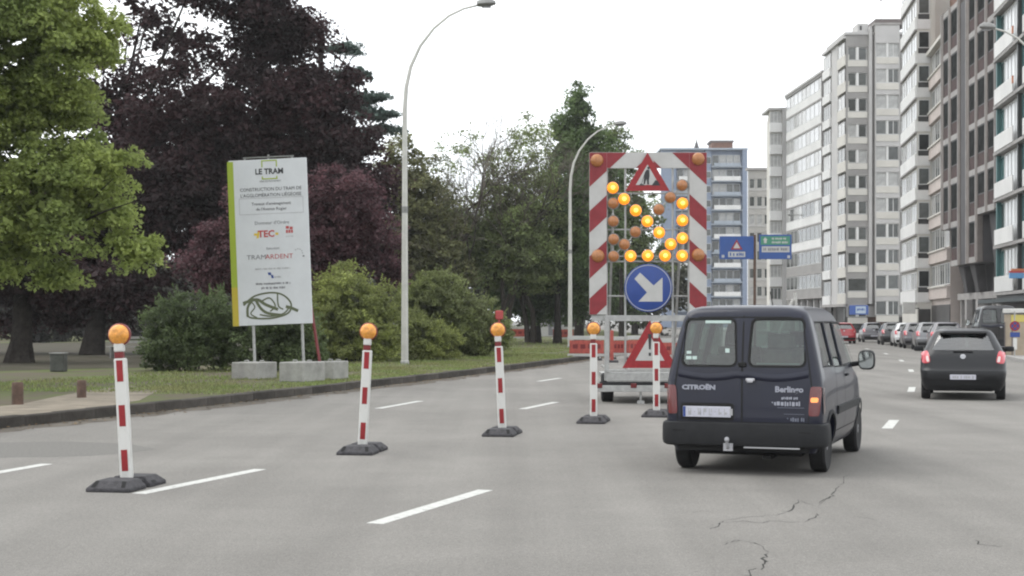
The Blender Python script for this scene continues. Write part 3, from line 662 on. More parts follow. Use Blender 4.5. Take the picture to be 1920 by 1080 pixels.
for x0, x1, z0, z1 in ((-.78, .9, .2, .21), (-.78, .9, -.21, -.2), (-.78, -.77, -.2, .2), (.89, .9, -.2, .2)): b.box(x0, x1, yf-.001, yf+.001, zz(387)+z0, zz(387)+z1)
b.build('text_frame', M['grey_light'], pan)
T("Travaux d'aménagement", zz(383), .11, 'black', sx=.95); T("de l'Avenue Rogier", zz(393), .11, 'black', sx=.95)
T("Donneur d'Ordre", zz(419), .125, 'grey_print')
T('TEC', zz(440), .24, 'red_print', x=-.1, bold=.008)
b = MB(); b.box(-.42, -.34, yf-.001, yf+.001, zz(440)-.03, zz(440)+.03); b.box(.14, .22, yf-.001, yf+.001, zz(440)-.03, zz(440)+.03); b.prism([(-.36, zz(440)-.1), (-.3, zz(440)-.1), (-.26, zz(440)+.1), (-.32, zz(440)+.1)], yf-.001, yf+.001); b.build('logo', M['yellow_print'], pan)
b = MB(); b.box(.42, .5, yf-.001, yf+.001, zz(433)+.02, zz(433)+.09); b.box(.52, .6, yf-.001, yf+.001, zz(433)+.0, zz(433)+.07)
for q in range(3): b.box(.42+q*.065, .47+q*.065, yf-.001, yf+.001, zz(433)-.09, zz(433)-.01)
b.build('logo', M['red_print'], pan)
b = MB(); tube_path(.42, .6, zz(446), .05, yf-.001, 3, b); b.build('small_print', M['grey_light'], pan)
T('Exécutant', zz(467), .085, 'grey_print')
T("TRAM'", zz(483), .17, 'grey_print', x=-.36, sx=1.15); T('ARDENT', zz(483), .17, 'red_print', x=.22, sx=1.1)
b = MB(); b.M = Matrix.Translation((.72, yf, zz(478)))
for a in range(0, 5): b.box(.11*math.cos(a*.55)-.012, .11*math.cos(a*.55)+.012, -.001, .001, .11*math.sin(a*.55)-.012, .11*math.sin(a*.55)+.012)
b.box(.11, .16, -.001, .001, -.1, -.06); b.build('logo', M['grey_print'], pan)
b = MB(); tube_path(-.42, .5, zz(505), .05, yf-.001, 5, b); b.build('small_print', M['grey_light'], pan)
b = MB(); b.prism([(-.1, zz(512)), (-.02, zz(512)), (.0, zz(517)), (-.08, zz(517))], yf-.001, yf+.001); b.prism([(-.02, zz(517)), (.04, zz(517)), (.06, zz(523)), (.0, zz(523))], yf-.001, yf+.001); b.build('logo', M['blue'], pan)
b = MB(); tube_path(.08, .24, zz(521), .05, yf-.001, 6, b); b.build('small_print', M['grey_light'], pan)
b = MB(); tube_path(-.42, .48, zz(533), .065, yf-.001, 7, b); tube_path(-.28, .34, zz(541), .065, yf-.001, 8, b); b.build('small_print', M['grey_print'], pan)
# line drawing at the bottom of the board: bands of a winding track
def curve_on(pts, wd, m, name='drawing'):
    P = [Vector((x, z)) for x, z in pts]; Q = []
    for i in range(len(P)-1):
        p0, p1, p2, p3 = P[max(i-1, 0)], P[i], P[i+1], P[min(i+2, len(P)-1)]
        for s in range(6):
            t = s/6; Q.append(.5*((2*p1)+(-p0+p2)*t+(2*p0-5*p1+4*p2-p3)*t*t+(-p0+3*p1-3*p2+p3)*t**3))
    Q.append(P[-1]); vs = []; fs = []
    for i, q in enumerate(Q):
        t = (Q[min(i+1, len(Q)-1)]-Q[max(i-1, 0)]).normalized(); n = Vector((-t.y, t.x))*wd/2
        vs += [(q.x+n.x, yf-.0015-.0002*len(mbd.v)/40, q.y+n.y), (q.x-n.x, yf-.0015-.0002*len(mbd.v)/40, q.y-n.y)]
    for i in range(len(Q)-1): fs.append((2*i, 2*i+1, 2*i+3, 2*i+2))
    mbd.add(vs, fs)
mbd = MB(); dx = lambda px: (px-508)*k-.03
for pts, wd in (([(455, 572), (475, 556), (505, 550), (530, 555), (545, 572), (538, 590), (505, 598), (470, 596), (460, 590)], .035), ([(454, 568), (480, 562), (497, 572), (520, 582)], .06),
                ([(462, 594), (463, 575), (475, 560)], .05), ([(478, 562), (487, 578), (500, 588), (527, 593)], .055), ([(535, 577), (545, 580), (558, 586)], .06), ([(520, 552), (521, 575), (530, 582)], .03),
                ([(485, 590), (505, 594), (530, 590), (542, 578)], .03), ([(490, 565), (505, 560), (515, 575), (505, 585)], .03), ([(470, 566), (476, 576), (468, 588), (480, 596)], .025)):
    curve_on([(dx(x), zz(y)) for x, y in pts], wd*1.3, None)
mbd.build('drawing', M['olive_print'], pan, normals=False)

CBG = 'concrete blocks under the information board'
def block(px, py, rz, sx, sy, sz, label):
    Yb = GY(py, VZ); t = thing('concrete_block', label, 'block', (0, 0, 0), rz=rz, group=CBG)
    c = Matrix.Rotation(rz, 2) @ Vector((sx/2, -sy/2)); t.location = (PX(px, Yb)-c.x, Yb-c.y, VZ-.015)
    b = MB(); b.box(-sx/2, sx/2, -sy/2, sy/2, 0, sz); b.build('block', M['concrete'], t, bevel=.02)
    b = MB(); 
    for x in (-sx*.3, sx*.3): b.tube([(x-.06, 0, sz-.02), (x-.06, 0, sz+.035), (x+.06, 0, sz+.035), (x+.06, 0, sz-.02)], .012, 6)
    b.build('lifting_loop', M['galv'], t)
A_ = math.radians(-27)
block(482, 711, A_, .80, .85, .43, 'grey concrete block under the left post of the information board')
block(568, 716, A_, .70, .95, .48, 'grey concrete block in the middle, its pale end nearest the kerb')
block(625, 711, A_, .40, .7, .46, 'grey concrete block at the right end of the row, below the red pole')
t = thing('red_pole', 'slanting dark red pole leaning beside the white information board', 'pole', (PX(603, 39.5), 39.5, VZ), group=None)
b = MB(); b.tube([(0, 0, .05), (-.43, .4, 2.45)], .04, 8); b.build('shaft', M['red_plastic'], t, smooth=True)
b = MB(); b.box(-.12, .12, -.12, .12, -.02, .05); b.build('base_plate', M['galv'], t)

# ------------------------------------------------------------------ street lamps
def make_lamp():
    t = thing('street_lamp', '', 'street lamp', group='arched street lamps')
    H = 12.35; P = [(0, 0, -.05), (0, 0, 3), (0, 0, 6), (0, 0, 8.6)]; R = [.125, .11, .095, .08]
    for x, z in ((.05, 9.35), (.2, 10.05), (.52, 10.75), (.98, 11.35), (1.5, 11.78), (2.0, 12.02), (2.46, 12.13)): P.append((x, 0, z)); R.append(.08-.045*(z-8.6)/3.6)
    b = MB(); b.tube(P, R, 14); p = b.build('pole', M['galv_pole'], t, smooth=True)
    b = MB(); b.lathe([(.15, 0), (.15, .09), (.127, .11)], 14); b.build('base_collar', M['galv'], t, smooth=True)
    b = MB(); b.box(-.05, .05, -.128, -.10, .9, 1.35); b.build('inspection_door', M['galv_pole'], t)
    b = MB(); b.lathe([(.103, 5.1), (.106, 5.12), (.106, 5.3), (.102, 5.32)], 14); b.build('band', M['lamp_body'], t)
    b = MB(); b.M = Matrix.Translation((2.44, 0, 12.15)) @ Matrix.Rotation(math.radians(-4), 4, 'Y')
    sec = [(0, .13), (.09, .17), (.3, .2), (.5, .17), (.64, .09)]; vs = []; fs = []; n = 10
    for x, r in sec:
        for q in range(n):
            a = 2*math.pi*q/n; vs.append((x, r*1.15*math.cos(a), (.14 if math.sin(a) > 0 else .06)*math.sin(a)*(r/.15)))
    for i in range(len(sec)-1):
        for q in range(n): fs.append((i*n+q, i*n+(q+1) % n, (i+1)*n+(q+1) % n, (i+1)*n+q))
    fs += [tuple(range(n)), tuple(range((len(sec)-1)*n, len(sec)*n))]; b.add(vs, fs); hd = b.build('lamp_head', M['lamp_body'], t, smooth=True)
    b = MB(); b.M = Matrix.Translation((2.44, 0, 12.13)); b.box(.16, .48, -.09, .09, -.075, -.045); b.build('diffuser', M['grey_light'], t, bevel=.01)
    return t
SLM = make_lamp(); Y = GY(682, VZ)
SLM.location = (PX(759, Y), Y, VZ); SLM['label'] = 'tall pale arched street lamp on the verge by the green bushes'
Y = 81.5; dup(SLM, (PX(1069, Y), Y, VZ), 0, 'pale arched street lamp just left of the striped arrow board')
Y = 62; dup(SLM, (PX(1975, Y), Y, .13), math.pi, 'street lamp whose arm reaches in at the right edge before the dark facade').scale = (1, 1, 1.123)

# ------------------------------------------------------------------ arrow board trailer
Y = 29.5; k = Y/F; TX = PX(1215, Y)
tr = thing('arrow_trailer', 'roadworks arrow board trailer with red and white striped frame and amber lamps', 'trailer', (TX, Y, 0), rz=0)
def lx(px): return (px-1215)*k
def lz(py): return CH+(HOR-py)*k
BL, BR, BT, BB, SW, TH = lx(1105), lx(1325), lz(286), lz(590), .345, .31
b = MB(); b.box(BL, BR, -.02, .03, BT-TH, BT); b.box(BL, BL+SW, -.02, .03, BB, BT-TH); b.box(BR-SW, BR, -.02, .03, BB, BT-TH)
brd = b.build('striped_frame', M['white_panel'], tr, bevel=.004)
def band(z_hi, z_lo, side):                  # a diagonal red band, heights measured on the outer edge
    for r in (((0, BB+.004), (SW-.003, BT-.004)), ((SW-.003, BT-TH+.004), (1.05, BT-.004))):
        (x0, z0), (x1, z1) = r; x0 += .003; poly = [(x0, z0), (x1, z0), (x1, z1), (x0, z1)]
        s = .93; poly = clip_poly(poly, s*-1, 1, z_hi); poly = clip_poly(poly, s, -1, -z_lo)
        if len(poly) > 2:
            P = [(BL+x, z) for x, z in poly] if side < 0 else [(BR-x, z) for x, z in poly]
            m = MB(); m.prism(P, -.023, -.0195); m.build('red_stripe', M['red_panel'], brd)
for zh, zl in ((286-200, 351), (396, 437), (481, 523), (560, 602)): band(lz(zh), lz(zl), -1); band(lz(zh-2), lz(zl-4), 1)
# carrying frame behind
gv = MB()
for px in (1138, 1173, 1262, 1292): gv.tube([(lx(px), .07, .62), (lx(px), .07, BT-.1)], .022, 6)
for py in (362, 430, 490, 555): gv.tube([(BL+.2, .09, lz(py)), (BR-.2, .09, lz(py))], .016, 6)
gv.box(lx(1109), lx(1322), .03, .1, lz(602), lz(591)); gv.tube([(lx(1138), .1, .7), (lx(1138), 1.5, .7)], .03, 6)
for px in (1150, 1280): gv.tube([(lx(px), .1, BT-1.2), (lx(px), 1.7, .75)], .025, 6)
gv.build('carrying_frame', M['galv'], tr)
for px in (1137.5, 1297):
    b = MB(); b.box(lx(px)-.045, lx(px)+.045, -.06, .03, .45, lz(592)); b.build('upright', M['galv'], tr, bevel=.006)
# lamps
def lens_mesh(name, m, r):
    b = MB(); b.M = Matrix.Rotation(math.radians(90), 4, 'X'); b.lathe([(r, 0), (r*.98, .02), (r*.8, .05), (r*.45, .07), (.004, .078)], 20); return b.mesh(name, m, smooth=True)
hm = MB(); hm.M = Matrix.Rotation(math.radians(90), 4, 'X'); hm.lathe([(.05, -.12), (.1, -.08), (.122, -.02), (.122, .006)], 20); HM = hm.mesh('lamp_housing', M['lamp_body'], smooth=True)
core = MB(); core.M = Matrix.Rotation(math.radians(90), 4, 'X'); core.lathe([(.046, .066), (.042, .08), (.024, .089), (.003, .091)], 14); CM = core.mesh('bulb', M['amber_core'], smooth=True)
LOFF, LON, LBIG = lens_mesh('unlit_lens', M['amber_off'], .108), lens_mesh('lit_lens', M['amber_lit'], .115), lens_mesh('corner_lens', M['amber_off'], .128)
def lamp(cx, cy, kind):
    px, py = 1040+cx/3.6, 260+cy/3.6; y = -.03 if kind == 'big' else -.005
    h = link('warning_lamp', HM, tr, loc=(lx(px), y, lz(py)))
    if kind == 'on': h['label'] = 'lit amber lamp'; link('lens', LON, h); link('bulb', CM, h)
    else: link('lens', LOFF if kind == 'off' else LBIG, h)
for c in ((392, 332), (468, 408), (547, 485), (625, 558), (705, 634), (783, 712), (512, 792), (628, 790), (745, 790), (860, 790), (862, 672), (862, 552), (862, 437)): lamp(*c, 'on')
for c in ((860, 315), (780, 397), (703, 478), (545, 630), (470, 714), (395, 437), (395, 558), (397, 680), (397, 795)): lamp(*c, 'off')
for c in ((285, 148), (968, 138), (292, 792), (968, 785)): lamp(*c, 'big')
# rails on which the lamps sit
def rail(p0, p1):
    b = MB(); a = (lx(1040+p0[0]/3.6), .06, lz(260+p0[1]/3.6)); c = (lx(1040+p1[0]/3.6), .06, lz(260+p1[1]/3.6)); b.tube([a, c], .014, 6); b.build('lamp_rail', M['galv'], tr)
rail((392, 332), (860, 790)); rail((860, 315), (397, 795)); rail((862, 437), (862, 790)); rail((395, 437), (397, 795)); rail((397, 793), (860, 793))
# triangular signs
def tri_sign(cx, z0, wd, y, name, label):
    h = wd*.866; P = [(cx-wd/2, z0), (cx+wd/2, z0), (cx, z0+h)]
    b = MB(); b.prism(P, y-.008, y+.008); s = b.build(name, M['red'], tr); s['label'] = label
    bw = wd*.135; ci = (cx, z0+h/3); f = 1-bw/(h/3)
    Q = [(ci[0]+(p[0]-ci[0])*f, ci[1]+(p[1]-ci[1])*f) for p in P]
    b = MB(); b.prism(Q, y-.0105, y-.0075); b.build('sign_face', M['white_panel'], s); return s, Q
ts, Q = tri_sign(lx(1213.5), lz(358.5), lx(1255)-lx(1172), -.06, 'roadworks_sign', 'red and white triangle with digging worker')
q = lambda px, py: (lx(px), lz(py))
b = MB(); yk = -.0725
b.prism([q(1197, 348.5), q(1201, 344.5), q(1207, 347), q(1208, 348.5)], yk, yk+.003)                      # spoil at the shovel
b.prism([q(1221, 348.5), q(1225, 343), q(1228, 338.5), q(1232, 339), q(1235, 343.5), q(1237, 348.5)], yk, yk+.003)   # heap
b.prism([q(1206, 346), q(1207, 332), q(1208.5, 323.5), q(1212, 318.5), q(1217, 319), q(1217.5, 331), q(1216, 339), q(1216.5, 346.5), q(1212.8, 346.5), q(1212, 336), q(1210, 341), q(1209, 346)], yk, yk+.003)
b.M = Matrix.Translation((lx(1215.5), yk+.0015, lz(315.5))) @ Matrix.Rotation(math.radians(90), 4, 'X'); b.lathe([(.028, -.0015), (.028, .0015)], 10); b.M = Matrix()
b.tube([(lx(1208), yk+.003, lz(327)), (lx(1202), yk+.003, lz(346))], .006, 4)
b.build('pictogram', M['black'], ts, normals=False)
ws, Q = tri_sign(lx(1217), lz(689.5), 1.08, -.16, 'warning_sign', 'large triangle with exclamation mark')
b = MB(); b.prism([q(1213.5, 626), q(1220.5, 626), q(1218.6, 655), q(1215.4, 655)], -.1735, -.1715); b.prism([q(1214.8, 661), q(1219.2, 661), q(1219.2, 667), q(1214.8, 667)], -.1735, -.1715); b.build('pictogram', M['black'], ws)
# round arrow sign
rs = MB(); rs.M = Matrix.Translation((lx(1215), -.05, lz(540))) @ Matrix.Rotation(math.radians(90), 4, 'X'); rs.lathe([(.468, 0), (.475, .004), (.475, .02), (.47, .022)], 40); rd = rs.build('arrow_sign', M['blue'], tr, smooth=True)
b = MB(); b.M = Matrix.Translation((lx(1215), -.0745, lz(540)))
ring = []
for i in range(41):
    a = 2*math.pi*i/40; ring += [(.455*math.cos(a), 0, .455*math.sin(a)), (.44*math.cos(a), 0, .44*math.sin(a))]
b.add(ring, [(2*i, 2*i+1, 2*i+3, 2*i+2) for i in range(40)]); b.build('ring', M['grey_light'], rd, normals=False)
AP = [(1190.5, 522), (1200.5, 512), (1223, 533.5), (1242, 519), (1242, 565.5), (1196, 565.5), (1210.5, 546.5)]
AP = [(1189, 523), (1199.5, 511.5), (1225, 535.5), (1241.5, 520.5), (1241.5, 565.5), (1196.5, 565.5), (1212.5, 548.5)]
b = MB(); b.prism([q(*p) for p in AP], -.0765, -.0735); b.build('arrow', M['white_panel'], rd)
# bed, tailboard, light bar, wheels
b = MB(); b.box(lx(1139), lx(1296), -.1, 2.9, lz(716), lz(706)); b.build('bed', M['galv'], tr)
for za, zb, yy in ((692, 698, -.14), (699, 714, -.12)):
    b = MB(); b.box(lx(1136), lx(1300), yy, yy+.04, lz(zb), lz(za)); b.build('tailboard', M['galv'], tr, bevel=.006)
b = MB(); b.box(lx(1120), lx(1316), -.15, -.1, lz(734), lz(722)); lb_ = b.build('light_bar', M['galv'], tr, bevel=.006)
b = MB(); b.box(lx(1124), lx(1310), -.1, -.02, lz(723), lz(715.5)); b.build('bar_channel', M['trim'], tr)
for px in (1123, 1187, 1250, 1310):
    b = MB(); b.box(lx(px)-.06, lx(px)+.06, -.165, -.12, lz(727), lz(718)); b.build('tail_lamp', M['tail'], tr, bevel=.01)
def wheel_mesh(r, wd, rim_r, parts):
    b = MB(); b.M = Matrix.Rotation(math.radians(90), 4, 'Y')
    b.lathe([(rim_r*.98, -wd/2+.012), (r*.93, -wd/2), (r, -wd/2+.025), (r, wd/2-.025), (r*.93, wd/2), (rim_r*.98, wd/2-.012)], 32); ty = b.mesh('tyre', M['tyre'], smooth=True)
    b = MB(); b.M = Matrix.Rotation(math.radians(90), 4, 'Y')
    b.lathe([(rim_r*.99, -wd/2+.02), (rim_r*.85, -wd/2+.035), (rim_r*.3, -wd/2+.012), (.02, -wd/2+.008), (.02, wd/2-.008), (rim_r*.3, wd/2-.012), (rim_r*.85, wd/2-.035), (rim_r*.99, wd/2-.02)], 32); rm = b.mesh('rim', M['hubcap'], smooth=True)
    sp = MB()
    for i in range(parts):
        a = 2*math.pi*i/parts
        for sx in (-1, 1):
            sp.M = Matrix.Rotation(a, 4, 'X'); sp.box(sx*(wd/2-.028)-.004, sx*(wd/2-.028)+.009, -.028, .028, rim_r*.45, rim_r*.85)
    return ty, rm, sp.mesh('rim_hole', M['slot'])
TW = wheel_mesh(.29, .23, .18, 6)
def add_wheel(parent, W_, loc):
    h = link('wheel', W_[0], parent, loc=loc); link('rim', W_[1], h); link('rim_hole', W_[2], h)
for px in (1143, 1297): add_wheel(tr, TW, (lx(px), .75, .29))
b = MB(); b.tube([(-.5, 2.9, .52), (0, 4.2, .5), (0, 4.8, .5)], .035, 6); b.tube([(.5, 2.9, .52), (0, 4.2, .5)], .035, 6); b.build('drawbar', M['galv'], tr)
for sx in (-.2, .6):
    b = MB(); b.tube([(sx*.75, -.05, .55), (sx*.75, -.05, .06)], .022, 6); b.box(sx*.75-.07, sx*.75+.07, -.12, .02, 0, .06); b.build('prop_stand', M['galv'], tr)

# ------------------------------------------------------------------ barriers of the site behind
RG = 'red and white site barriers'
M['barrier'] = mat('barrier_red', (.34, .06, .045), .55, nscale=5, namt=.3)
def make_barrier():
    t = thing('site_barrier', '', 'barrier', group=RG)
    b = MB(); b.box(-.9, .9, -.03, .03, .28, .82)
    pn = b.build('panel', M['barrier'], t, bevel=.008)
    b = MB()
    for x in (-.6, -.2, .2, .6): b.box(x-.13, x+.13, -.035, -.028, .48, .66)
    b.build('opening', M['red_plastic'], pn)
    for z0, z1 in ((.84, 1.0), (.16, .27)):
        b = MB(); b.box(-1.0, 1.0, -.035, .035, z0, z1); b.build('rail', M['white_panel'], t, bevel=.008)
    for x in (-.7, .7):
        b = MB(); b.box(x-.1, x+.1, -.3, .3, 0, .09); b.build('foot', M['rubber'], t, bevel=.01)
        b = MB(); b.box(x-.025, x+.025, -.02, .02, .09, .84); b.build('stanchion', M['white'], t)
    return t
BA = make_barrier()
for i, (px, Yb, rz, lab) in enumerate(((1100, 61, -4, 'red barrier with white rails at the kerb end left of the arrow trailer'), (1163, 63, 6, 'red barrier with white rails seen beneath the striped frame, left of the triangle'), (1248, 60, -12, 'red barrier partly hidden by the large exclamation triangle'),
                                       (970, 108, -8, 'distant red barrier on the grass left of the leaning trunk'), (1056, 104, 8, 'distant red barrier on the grass by the farther lamp post'), (1195, 62, 30, 'red barrier standing askew behind the exclamation triangle'))):
    o = BA if i == 0 else dup(BA)
    o.location = (PX(px, Yb), Yb, VZ if Yb > 90 else 0); o.scale = ((.78, 1, 1), (.36, 1, .95), (.6, 1, .9), (1, 1, 1), (.8, 1, 1), (.5, 1, 1))[i]; o.rotation_euler = (0, 0, math.radians(rz)); o['label'] = lab
t = thing('barrier_lamp', 'small red barrier lamp on a thin post behind the third beacon', 'lamp', (PX(936, 60), 60, VZ))
b = MB(); b.box(-.04, .04, -.03, .03, 0, 1.55); b.build('post', M['red_print'], t)
b = MB(); b.box(-.16, .16, -.06, .06, 1.5, 1.86); b.build('lamp_housing', M['red_print'], t, bevel=.03)
t = thing('site_post', 'slim pinkish red site post between the barriers left of the triangle', 'post', (PX(1147, 58), 58, 0))
b = MB(); b.box(-.07, .07, -.03, .03, .08, 1.25); b.build('blade', M['barrier'], t, bevel=.01); b = MB(); b.box(-.25, .25, -.2, .2, 0, .09); b.build('foot', M['rubber'], t, bevel=.02)
t = thing('site_cabin', 'small grey-white cabin among the trunks beyond the lawn', 'cabin', (PX(1034, 135), 135, VZ))
b = MB(); b.box(-1.1, 1.1, -.8, .8, 0, 2.2); b.build('wall', M['white_panel'], t); b = MB(); b.box(-1.2, 1.2, -.9, .9, 2.2, 2.35); b.build('roof', M['lamp_body'], t); b = MB(); b.box(-.3, .3, -.83, -.8, .1, 1.9); b.build('door', M['grey_print'], t)

# ------------------------------------------------------------------ small things on the verge
WG = 'short wooden bollards along the path'
t = thing('bollard', 'short round wooden bollard at the left edge of the picture', 'bollard', (PX(33, 26.3), 26.3, VZ-.02), group=WG)
b = MB(); b.lathe([(.1, 0), (.102, .3), (.098, .39), (.085, .405)], 14); b.build('post', M['wood_post'], t, smooth=True)
o = dup(t, (PX(153, 28.6), 28.6, VZ-.02), .8, 'short round wooden bollard just left of the first beacon'); o.scale = (.88, .88, .86)
M['conc_bin'] = mat('bin_grey', (.075, .078, .07), .8, nscale=5)
t = thing('litter_bin', 'low grey bin standing in front of a slim dark trunk', 'bin', (PX(110, 43), 43, VZ))
b = MB(); b.box(-.2, .2, -.2, .2, 0, .5); b.build('box', M['conc_bin'], t, bevel=.02); b = MB(); b.box(-.22, .22, -.22, .22, .5, .54); b.build('lid', M['lamp_body'], t, bevel=.01)
t = thing('park_bench', 'grey park bench in the shade behind the first beacon', 'bench', (PX(245, 58), 58, VZ), rz=-.2)
b = MB()
for x in (-.75, .75): b.box(x-.03, x+.03, -.2, .22, 0, .43); b.box(x-.03, x+.03, .19, .25, .4, .9)
b.build('frame', M['lamp_body'], t)
for y in (-.18, -.04, .1): 
    b = MB(); b.box(-.95, .95, y, y+.11, .43, .46); b.build('slat', M['concrete'], t)
for z in (.58, .74): 
    b = MB(); b.box(-.95, .95, .155, .185, z, z+.1); b.build('slat', M['concrete'], t)

# direction signs on a traffic island
Y = 86; k = Y/F
isl = MB(); P = [(PX(1415, Y)+.8*math.cos(a)*1.0, Y+4*math.sin(a)) for a in np.linspace(0, 2*math.pi, 24, endpoint=False)]; isl.slab(P, -.02, .13); struct(isl.build('traffic_island', M['kerb_pale'], bevel=.02))
t = thing('direction_sign', 'blue and green direction panels on a dark pole above the van roof', 'sign', (PX(1415.5, Y), Y, .13))
ddx = lambda px: (px-1415.5)*k; ddz = lambda py: CH+(HOR-py)*k-.13
b = MB(); b.tube([(0, .08, -.05), (0, .08, ddz(440))], .085, 10); b.build('pole', M['wood_post'], t, smooth=True)
def dpanel(x0, x1, y0, y1):
    b = MB(); b.box(ddx(x0), ddx(x1), -.05, 0, ddz(y1), ddz(y0)); return b.build('panel', M['blue_dir'], t, bevel=.01)
p = dpanel(1349, 1413, 443, 486); p['label'] = 'blue panel with roadworks triangle'
b = MB(); b.prism([(ddx(1370), ddz(468)), (ddx(1392), ddz(468)), (ddx(1381), ddz(449))], -.056, -.0505); b.build('triangle', M['red'], p)
b = MB(); b.prism([(ddx(1374.5), ddz(465.5)), (ddx(1387.5), ddz(465.5)), (ddx(1381), ddz(454))], -.059, -.0565); b.build('triangle_face', M['white_panel'], p)
b = MB(); b.box(ddx(1365), ddx(1397), -.055, -.0505, ddz(482), ddz(472)); b.build('name_plate', M['white_panel'], p)
b = MB(); tube_path(ddx(1368), ddx(1394), ddz(477), .2, -.057, 11, b); b.build('small_print', M['blue_dir'], p)
b = MB(); b.box(ddx(1353), ddx(1358), -.055, -.0505, ddz(483), ddz(478)); b.build('corner_mark', M['white_panel'], p)
p = dpanel(1423, 1484, 440, 486); p['label'] = 'panel with green top and white name strip'
b = MB(); b.box(ddx(1426), ddx(1481), -.055, -.0505, ddz(459), ddz(443)); g_ = b.build('green_field', M['green_dir'], p)
b = MB(); b.prism([(ddx(1432), ddz(456)), (ddx(1437), ddz(456)), (ddx(1437), ddz(450)), (ddx(1439), ddz(450)), (ddx(1434.5), ddz(445)), (ddx(1430), ddz(450)), (ddx(1432), ddz(450))], -.059, -.0555); tube_path(ddx(1447), ddx(1474), ddz(447.5), .13, -.058, 12, b); tube_path(ddx(1447), ddx(1477), ddz(454.5), .13, -.058, 13, b); b.build('small_print', M['white_panel'], p)
b = MB(); b.box(ddx(1428), ddx(1480), -.055, -.0505, ddz(473), ddz(462)); b.build('name_plate', M['white_panel'], p)
b = MB(); tube_path(ddx(1431), ddx(1477), ddz(467.5), .2, -.057, 14, b); b.build('small_print', M['grey_print'], p)
b = MB(); b.box(ddx(1476), ddx(1481), -.055, -.0505, ddz(484), ddz(479)); b.build('corner_mark', M['white_panel'], p)
# ------------------------------------------------------------------ vehicles
class Body:
    """Car body described by levels: z -> rear y, front y, half width, rear and front corner radius; x across, y forward, rear at y=0."""
    def __init__(s, lev, bow=.03, nose=.10, L=4.1, tail_taper=.015):
        s.lev = lev; s.z = [l[0] for l in lev]; s.bow = bow; s.nose = nose; s.L = L; s.tt = tail_taper
    def par(s, z): return [float(np.interp(z, s.z, [l[i] for l in s.lev])) for i in range(1, 6)]
    def hw(s, y, z):
        yr, yf, hw, rr, rf = s.par(z); t = max(0, (y/s.L-.55)/.45); t2 = max(0, (.3-y/s.L)/.3)
        return hw*(1-s.nose*t*t-s.tt*t2*t2)
    def rear(s, x, z):
        yr, yf, hw, rr, rf = s.par(z); hw = s.hw(yr+.0, z); a = min(abs(x), hw); y = yr+s.bow*(a/hw)**2
        if a > hw-rr: y += rr-math.sqrt(max(0, rr*rr-(a-(hw-rr))**2))
        return y
    def front(s, x, z):
        yr, yf, hw, rr, rf = s.par(z); hw = s.hw(yf, z); a = min(abs(x), hw); y = yf-s.bow*3*(a/hw)**2
        if a > hw-rf: y -= rf-math.sqrt(max(0, rf*rf-(a-(hw-rf))**2))
        return y
    def ring(s, z, inset=0):
        yr, yf, hw, rr, rf = s.par(z); P = []
        hr = s.hw(yr, z); us = [0, .2, .4, .55, .68]; 
        for u in us: P.append((u*(hr-rr)/.68*1.0, None, 'r'))
        R = []
        xr = [u/.68*(hr-rr) for u in us]
        pts = [(x, s.rear(x, z)) for x in xr]
        for a in (15, 30, 45, 60, 75, 90):
            a = math.radians(a); x = hr-rr+rr*math.sin(a); pts.append((x, yr+s.bow*(x/hr)**2+rr-rr*math.cos(a)))
        hf = s.hw(yf, z); y0 = pts[-1][1]; yend = yf-s.bow*3-rf
        for t in np.linspace(0, 1, 16)[1:-1]:
            y = y0+(yend-y0)*t; pts.append((s.hw(y, z), y))
        for a in (0, 18, 36, 54, 72, 90):
            a = math.radians(a); x = hf-rf+rf*math.cos(a); pts.append((x, yf-s.bow*3*(x/hf)**2-rf+rf*math.sin(a)))
        for u in (.75, .5, .25, 0): pts.append((u*(hf-rf), s.front(u*(hf-rf), z)))
        full = pts+[(-x, y) for x, y in pts[1:-1]][::-1]
        if inset:
            cy = (yr+yf)/2; full = [(x*(1-inset/hw), cy+(y-cy)*(1-inset/((yf-yr)/2))) for x, y in full]
        return [(x, y, z) for x, y in full]
    def mesh_mb(s, zs, inset=0):
        mb = MB(); rings = [s.ring(z, inset) for z in zs]; n = len(rings[0]); vs = [p for r in rings for p in r]; fs = []
        for i in range(len(rings)-1):
            for k in range(n): fs.append((i*n+k, i*n+(k+1) % n, (i+1)*n+(k+1) % n, (i+1)*n+k))
        fs.append(tuple(range(n))[::-1]); fs.append(tuple((len(rings)-1)*n+k for k in range(n))); mb.add(vs, fs); return mb
    def patch(s, side, corners, off, nu=10, nv=8, rnd=.12, thick=0):
        """rounded quad laid on the body. corners (u,z) order: bottom-left, bottom-right, top-right, top-left; side 'rear' u=x, 'L'/'R' u=y, 'front' u=x"""
        mb = MB(); vs = []; fs = []
        for j in range(nv+1):
            for i in range(nu+1):
                a, b = 2*i/nu-1, 2*j/nv-1
                m = max(abs(a), abs(b)); 
                if m > 0:
                    pn = 1/max(rnd, .01)
                    ln = (abs(a)**pn+abs(b)**pn)**(1/pn) if pn < 40 else m
                    a, b = a*m/ln, b*m/ln
                a, b = (a+1)/2, (b+1)/2
                u = (1-a)*(1-b)*corners[0][0]+a*(1-b)*corners[1][0]+a*b*corners[2][0]+(1-a)*b*corners[3][0]
                z = (1-a)*(1-b)*corners[0][1]+a*(1-b)*corners[1][1]+a*b*corners[2][1]+(1-a)*b*corners[3][1]
                if side == 'rear': vs.append((u, s.rear(u, z)-off, z))
                elif side == 'front': vs.append((u, s.front(u, z)+off, z))
                elif side == 'R': vs.append((s.hw(u, z)+off, u, z))
                else: vs.append((-s.hw(u, z)-off, u, z))
        for j in range(nv):
            for i in range(nu): q = j*(nu+1)+i; fs.append((q, q+1, q+nu+2, q+nu+1))
        mb.add(vs, fs); return mb

